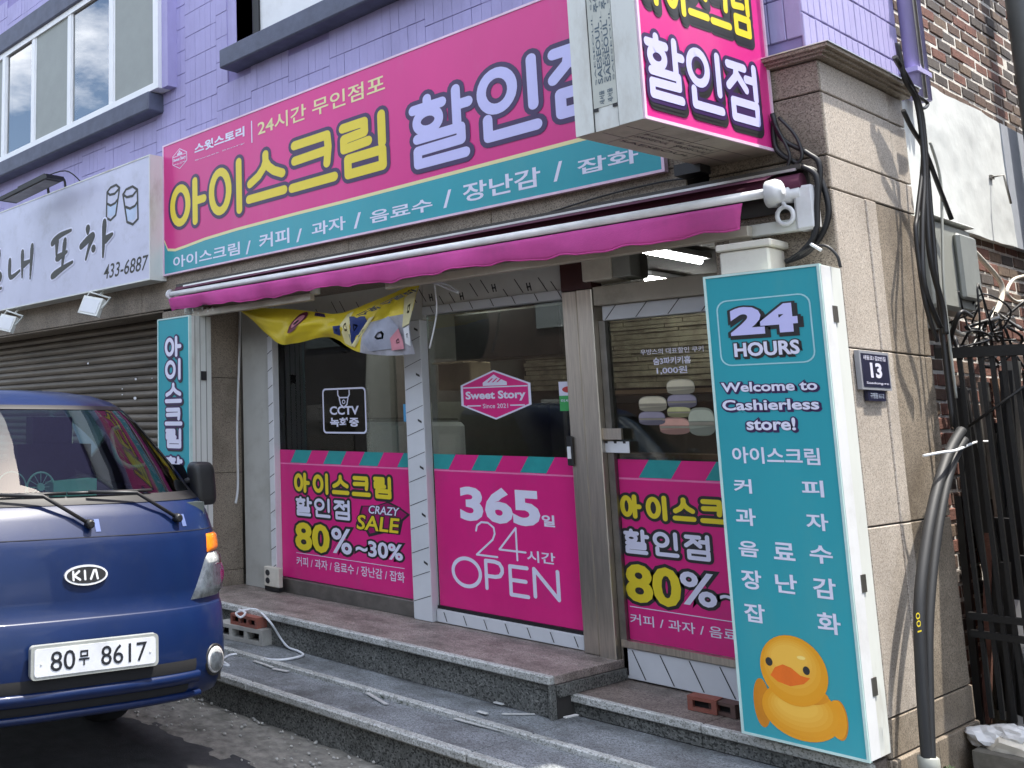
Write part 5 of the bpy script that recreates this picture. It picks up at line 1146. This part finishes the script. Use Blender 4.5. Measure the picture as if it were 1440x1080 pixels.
# intakes in the bumper
MB().grid(band(.536, .588, -.86, .66, .0015, 40)).grid(band(.440, .478, -.86, .62, .0015, 40)).build('air_intake', M_dark, van)
MB().grid([[sf(z_, -.88 + 1.56 * j / 40, h_) for j in range(41)] for z_, h_ in ((.480, .0), (.484, .016), (.510, .022), (.530, .016), (.534, .0))]).build('bumper_lip', M_blue, van)
MB().grid([[sf(z_, -.88 + 1.6 * j / 40, h_) for j in range(41)] for z_, h_ in ((.387, .0), (.391, .020), (.415, .028), (.433, .018), (.438, .0))]).build('bumper_lip', M_blue, van)
# lamps
def lens(z0_, z1_, la, lb, h, m, name, nz=8, n=10, curve=0, parent=van):
    rows = []
    for i in range(nz + 1):
        t = i / nz; row = []
        for j in range(n + 1):
            s_ = j / n; l = la(t) + (lb(t) - la(t)) * s_; row.append(sf(z0_ + (z1_ - z0_) * t, min(l, 1), h * (1 - (2 * t - 1) ** 6) * (1 - (2 * s_ - 1) ** 6) + .001))
        rows.append(row)
    return MB().grid(rows).build(name, m, parent)
M_hb = mat('lamp_bowl', (.62, .62, .62), .2, .35, var=.35, scale=30)
M_or = mat('amber_lens', (.80, .20, .01), .25, var=.15, scale=60, coat=.5)
for sg in (1, -1):
    la = lambda t: sg * (.655 + .15 * t); lb = lambda t: sg * (.995 if t < .8 else .99)
    hl = lens(.845, 1.045, la, lb, .012, M_hb, 'headlight')
    lens(.845, 1.045, la, lb, .022, M_hl, 'headlight_lens', parent=hl)
    c = sf(.94, sg * .90, -.0); ax = (VF + VL * sg * .55).normalized(); MB().lathe(c - ax * .02, ax, [(.0, .03), (.03, .06), (.033, .055), (.015, .012)], 18).build('reflector', M_chrome, hl)
    lens(1.05, 1.135, lambda t: sg * (.815 + .02 * t), lambda t: sg * .99, .014, M_or, 'indicator')
    fc = sf(.560, sg * .815, .004); ax = (VF + VL * sg * .35).normalized(); fo = MB().lathe(fc - ax * .03, ax, [(0, .045), (.03, .062), (.036, .055), (.037, .02)], 20).build('fog_lamp', M_hb, van); MB().lathe(fc - ax * .035, ax, [(0, .07), (.03, .074), (.034, .066)], 20).build('fog_bezel', M_black, fo); MB().lathe(fc + ax * .004, ax, [(0, .054), (.006, .045), (.009, .001)], 18).build('fog_lens', M_hl, fo)
# number plate
pc = sf(.661, 0.013, .03); PV = Plane(pc, VL, (0, 0, 1)); lp = MB().prism(PV, rrect(-.312, -.070, .312, .070, .02), -.02, .006).build('number_plate', mat('plate_rim', (.42, .44, .42), .4, .4), van)
MB().prism(PV, rrect(-.296, -.057, .296, .057, .014), .0062, .0085).build('plate_face', mat('plate_white', (.66, .68, .72), .4, dirt=(.4, .4, .4), damt=.3), lp)
M_pb = mat('plate_black', (.012, .014, .02), .5)
text(PV, '80', (-.222, -.040, -.105, .042), [(M_pb, .004, .010)], lp, 'plate_character'); text(PV, '무', (-.088, -.028, -.037, .034), [(M_pb, .025, .010)], lp, 'plate_character'); text(PV, '8617', (.020, -.040, .250, .042), [(M_pb, .004, .010)], lp, 'plate_character')
for u in (-.265, .268): MB().lathe(PV.at(u, -.005, .008), PV.n, [(0, .005), (.003, .004)], 10).build('plate_bolt', M_offw, lp)
# emblem
ec = sf(.998, .0, .006); fE = (VF + Vector((0, 0, .18))).normalized(); PE2 = Plane(ec, VL, fE.cross(VL)); PE2 = Plane(ec, VL, VL.cross(fE) * -1 if VL.cross(fE).z < 0 else VL.cross(fE))
em = MB().prism(PE2, ell(0, 0, .108, .045, 30)[:-1], -.004, .006).build('emblem', mat('bright_trim', (.74, .75, .77), .25, .3), van); MB().prism(PE2, ell(0, 0, .098, .036, 30)[:-1], .0062, .0075).build('emblem_field', M_black, em)
mb = MB(); k = 0
for pl in ([(-.066, .018), (-.066, -.018)], [(-.036, .018), (-.062, 0), (-.034, -.018)], [(-.008, .018), (-.008, -.018)], [(.020, -.018), (.038, .018), (.048, .018), (.054, -.018)]): k = ribbon(mb, PE2, pl, .0052, .0085, k)
mb.build('emblem_letters', mat('bright_trim', 0), em, fix=False)
# wipers
for (pa, pb, ca) in (((1.245, .62), (1.335, .10), (1.245, .64)), ((1.240, .05), (1.335, -.50), (1.24, .07))):
    A_ = sf(pa[0] - .03, pa[1], .02); Bm = sf(1.31, pa[1] * .55 + pb[1] * .45, .05); Bq = sf(pb[0], pb[1], .035)
    wp_ = MB().tube([A_, Bm, Bq], .009, 8).build('wiper', M_black, van); MB().lathe(A_ - VF * .015, VF, [(0, .022), (.03, .020), (.035, .012)], 12).build('wiper_pivot', M_black, wp_)
    s0, s1 = (pb[1] - .12, pa[1] - .08); MB().tube([sf(1.342 + .03 * t * 0, s0 + (s1 - s0) * t, .016) for t in (0, .2, .4, .6, .8, 1)], .008, 6).build('wiper_blade', M_black, wp_)
    l0 = ca[1] + .02; MB().grid(band(1.18, 1.235, l0, l0 + .03, .002, 2)).build('washer_mark', mat('worn_paint', (.10, .14, .30), .5), van)
# mirror on the building side, and its twin
for sg in (1, -1):
    mc_ = VP(-.42, sg * .865, 1.365); mb = MB(); b = bmesh.new(); bmesh.ops.create_cube(b, size=1); bmesh.ops.bevel(b, geom=b.edges[:], offset=.3, segments=4, affect='EDGES', profile=.6)
    for v in b.verts: v.co = mc_ + VL * (v.co.x * .135) + VF * (v.co.y * .10) + Vector((0, 0, v.co.z * .225)) - VL * sg * v.co.z * .02
    b.verts.index_update(); mb.add([v.co[:] for v in b.verts], [[v.index for v in f.verts] for f in b.faces], True); b.free()
    mi = mb.build('mirror', M_black, van); MB().tube([VP(-.45, sg * .78, 1.37), mc_ + Vector((0, 0, .04))], .018, 8).tube([VP(-.45, sg * .78, 1.31), mc_ - Vector((0, 0, .06))], .014, 8).build('mirror_arm', M_black, mi)
    MB().grid([[VP(-.42, sg * .835, 1.30), VP(-.62, sg * .84, 1.30)], [VP(-.50, sg * .80, 1.46), VP(-.62, sg * .80, 1.46)]]).build('corner_trim', M_black, van)
# interior
it = MB(); it.obox(VP(-.48, 0, 1.235), VF, VL, (0, 0, 1), .25, .76, .05); it.build('dashboard', M_inter, van)
MB().obox(VP(-1.72, 0, 1.15), VF, VL, (0, 0, 1), .02, .80, .30).obox(VP(-1.72, 0, 1.83), VF, VL, (0, 0, 1), .02, .48, .06).obox(VP(-1.0, 0, .8), VF, VL, (0, 0, 1), .75, .82, .03).build('cab_liner', M_inter, van)
MB().obox(VP(-1.715, 0, 1.60), VF, VL, (0, 0, 1), .006, .7, .18).build('rear_window', glass('side_glass'), van)
for l in (-.42, .42):
    sb = MB(); sb.obox(VP(-1.42, l, 1.22), (VF + Vector((0, 0, -.0))).normalized(), VL, (0, 0, 1), .07, .24, .34); sb.obox(VP(-1.2, l, .98), VF, VL, (0, 0, 1), .25, .24, .08); sb.obox(VP(-1.44, l, 1.64), VF, VL, (0, 0, 1), .05, .13, .08); sb.build('seat', M_inter, van)
MB().tube([VP(-.82, .40, 1.22) + VL * (.19 * cos(t)) + (Vector((0, 0, .9)) - VF * .43) * (.19 * sin(t)) for t in [2 * pi * i / 28 for i in range(28)]], .014, 8, closed=True).tube([VP(-.84, .40, 1.22), VP(-.6, .40, 1.1)], .025).build('steering_wheel', M_black, van)
MB().tube(smooth_path([VP(-.66, .50, 1.66), VP(-.68, .46, 1.63), VP(-.64, .47, 1.50), VP(-.60, .53, 1.45), VP(-.56, .60, 1.46)], 6), .013, 8).build('grab_handle', mat('grey_green_trim', (.30, .42, .38), .5), van)
for sg in (1, -1): MB().tube([VP(-.62, sg * .72, 1.33), VP(-.98, sg * .53, 1.70)], .025, 8).build('pillar_trim', mat('grey_green_trim', 0), van)
# wheels, chassis and load bed
for f_, sg in ((-1.22, 1), (-1.22, -1), (-3.3, 1), (-3.3, -1)):
    wh = MB().lathe(VP(f_, sg * .66, .30), VL * sg, [(-.10, .22), (-.09, .285), (-.06, .30), (.06, .30), (.09, .285), (.10, .21)], 28).build('wheel', M_rubber, van)
    MB().lathe(VP(f_, sg * .66, .30), VL * sg, [(.05, .19), (.085, .185), (.06, .10), (.09, .05), (.10, .03)], 20).build('rim', M_steeld, wh)
MB().obox(VP(-2.6, 0, .62), VF, VL, (0, 0, 1), 2.0, .35, .06).obox(VP(-.9, 0, .55), VF, VL, (0, 0, 1), .8, .76, .10).build('chassis', M_black, van)
MB().obox(VP(-3.25, 0, .82), VF, VL, (0, 0, 1), 1.42, .84, .03).build('bed_floor', M_blue, van)
for sg in (1, -1): MB().obox(VP(-3.25, sg * .84, 1.02), VF, VL, (0, 0, 1), 1.42, .02, .18).build('bed_side', M_blue, van)
MB().obox(VP(-1.86, 0, 1.1), VF, VL, (0, 0, 1), .02, .82, .26).build('bed_front', M_blue, van)
# things on the dashboard
t = thing('desk_fan', tuple(VP(-.30, -.17, 1.29)), 'small clear round fan on the truck dashboard', 'fan')
MB().tube([VP(-.33, -.10, 1.375) + VL * (.07 * cos(a_)) + Vector((0, 0, .07 * sin(a_))) for a_ in [2 * pi * i / 24 for i in range(24)]], .005, 6, closed=True).tube([VP(-.33, -.25, 1.375) + VL * (.075 * cos(a_)) + Vector((0, 0, .075 * sin(a_))) for a_ in [2 * pi * i / 24 for i in range(24)]], .004, 6, closed=True).build('guard', mat('mint_plastic', (.50, .80, .70), .4), t)
MB().lathe(VP(-.34, -.10, 1.375), VF, [(0, .02), (.02, .018)], 12).build('hub', mat('mint_plastic', 0), t)
mb = MB()
for i in range(12): a_ = 2 * pi * i / 12; mb.tube([VP(-.33, -.10, 1.375), VP(-.33, -.10, 1.375) + VL * (.068 * cos(a_)) + Vector((0, 0, .068 * sin(a_)))], .002, 5)
mb.build('spokes', mat('mint_plastic', 0), t)
t = MB().obox(VP(-.33, .06, 1.36), VF, (VL + Vector((0, 0, .06))).normalized(), (0, 0, 1), .05, .115, .045).build('tissue_pack', mat('mint_cloth', (.28, .72, .60), .7, bump=.8, bscale=30)); tag(t, 'mint green folded cloth lying on the truck dashboard beside the small fan', 'cloth')
t = MB().obox(VP(-.36, .44, 1.292), VF, VL, (0, 0, 1), .05, .14, .006).build('paper', mat('dash_paper', (.35, .55, .68), .6)); tag(t, 'blue and white papers on the right part of the truck dashboard', 'paper')
# ------------------------------------------------------------------ across the street (seen only as reflections)
M_opp = mat('opposite_render', (.12, .115, .11), .8, var=.2, scale=1); M_opp2 = mat('opposite_brick', (.09, .06, .05), .85, var=.3, scale=3)
for i, (x0, x1, h, m) in enumerate(((-34, -24.2, 6.5, M_opp2), (-24, -15.2, 5.2, M_opp), (-15, -7.2, 6.8, M_opp2), (-7, 1.8, 5.0, M_opp), (2, 12, 6.2, M_opp2))):
    hs_ = thing('street_house', ((x0 + x1) / 2, -14, 0), ['brick house across the street far left of the camera', 'plain rendered house across the street left of the camera', 'brick house across the street behind the truck', 'low rendered house across the street behind the camera', 'brick house across the street at the right'][i], 'house', 'houses across the street')
    B('wall', m, hs_, x0, x1, -21, -12.5, 0, h); B('roof', M_slate, hs_, x0 - .3, x1 + .3, -21.3, -12.2, h, h + .25)
    x = x0 + 1
    while x < x1 - 1.8:
        for z_ in (.9, 3.6):
            if z_ + 1.3 < h: B('window', M_wglass, hs_, x, x + 1.5, -12.5, -12.46, z_, z_ + 1.3)
        x += 2.6
nb = thing('unseen_house', (1.6, 3, 0), 'unseen brick house on the far side of the alley, added to shade it from beyond the right edge', 'house'); B('wall', M_opp2, nb, .35, 9, .3, 12, 0, 5.2); B('roof', M_slate, nb, .3, 9.2, .1, 12.2, 5.2, 5.4)  # unseen neighbour added to shade the alley, height tuned for light and reflections
# top-level empties that ended without parts would be an error: none are made
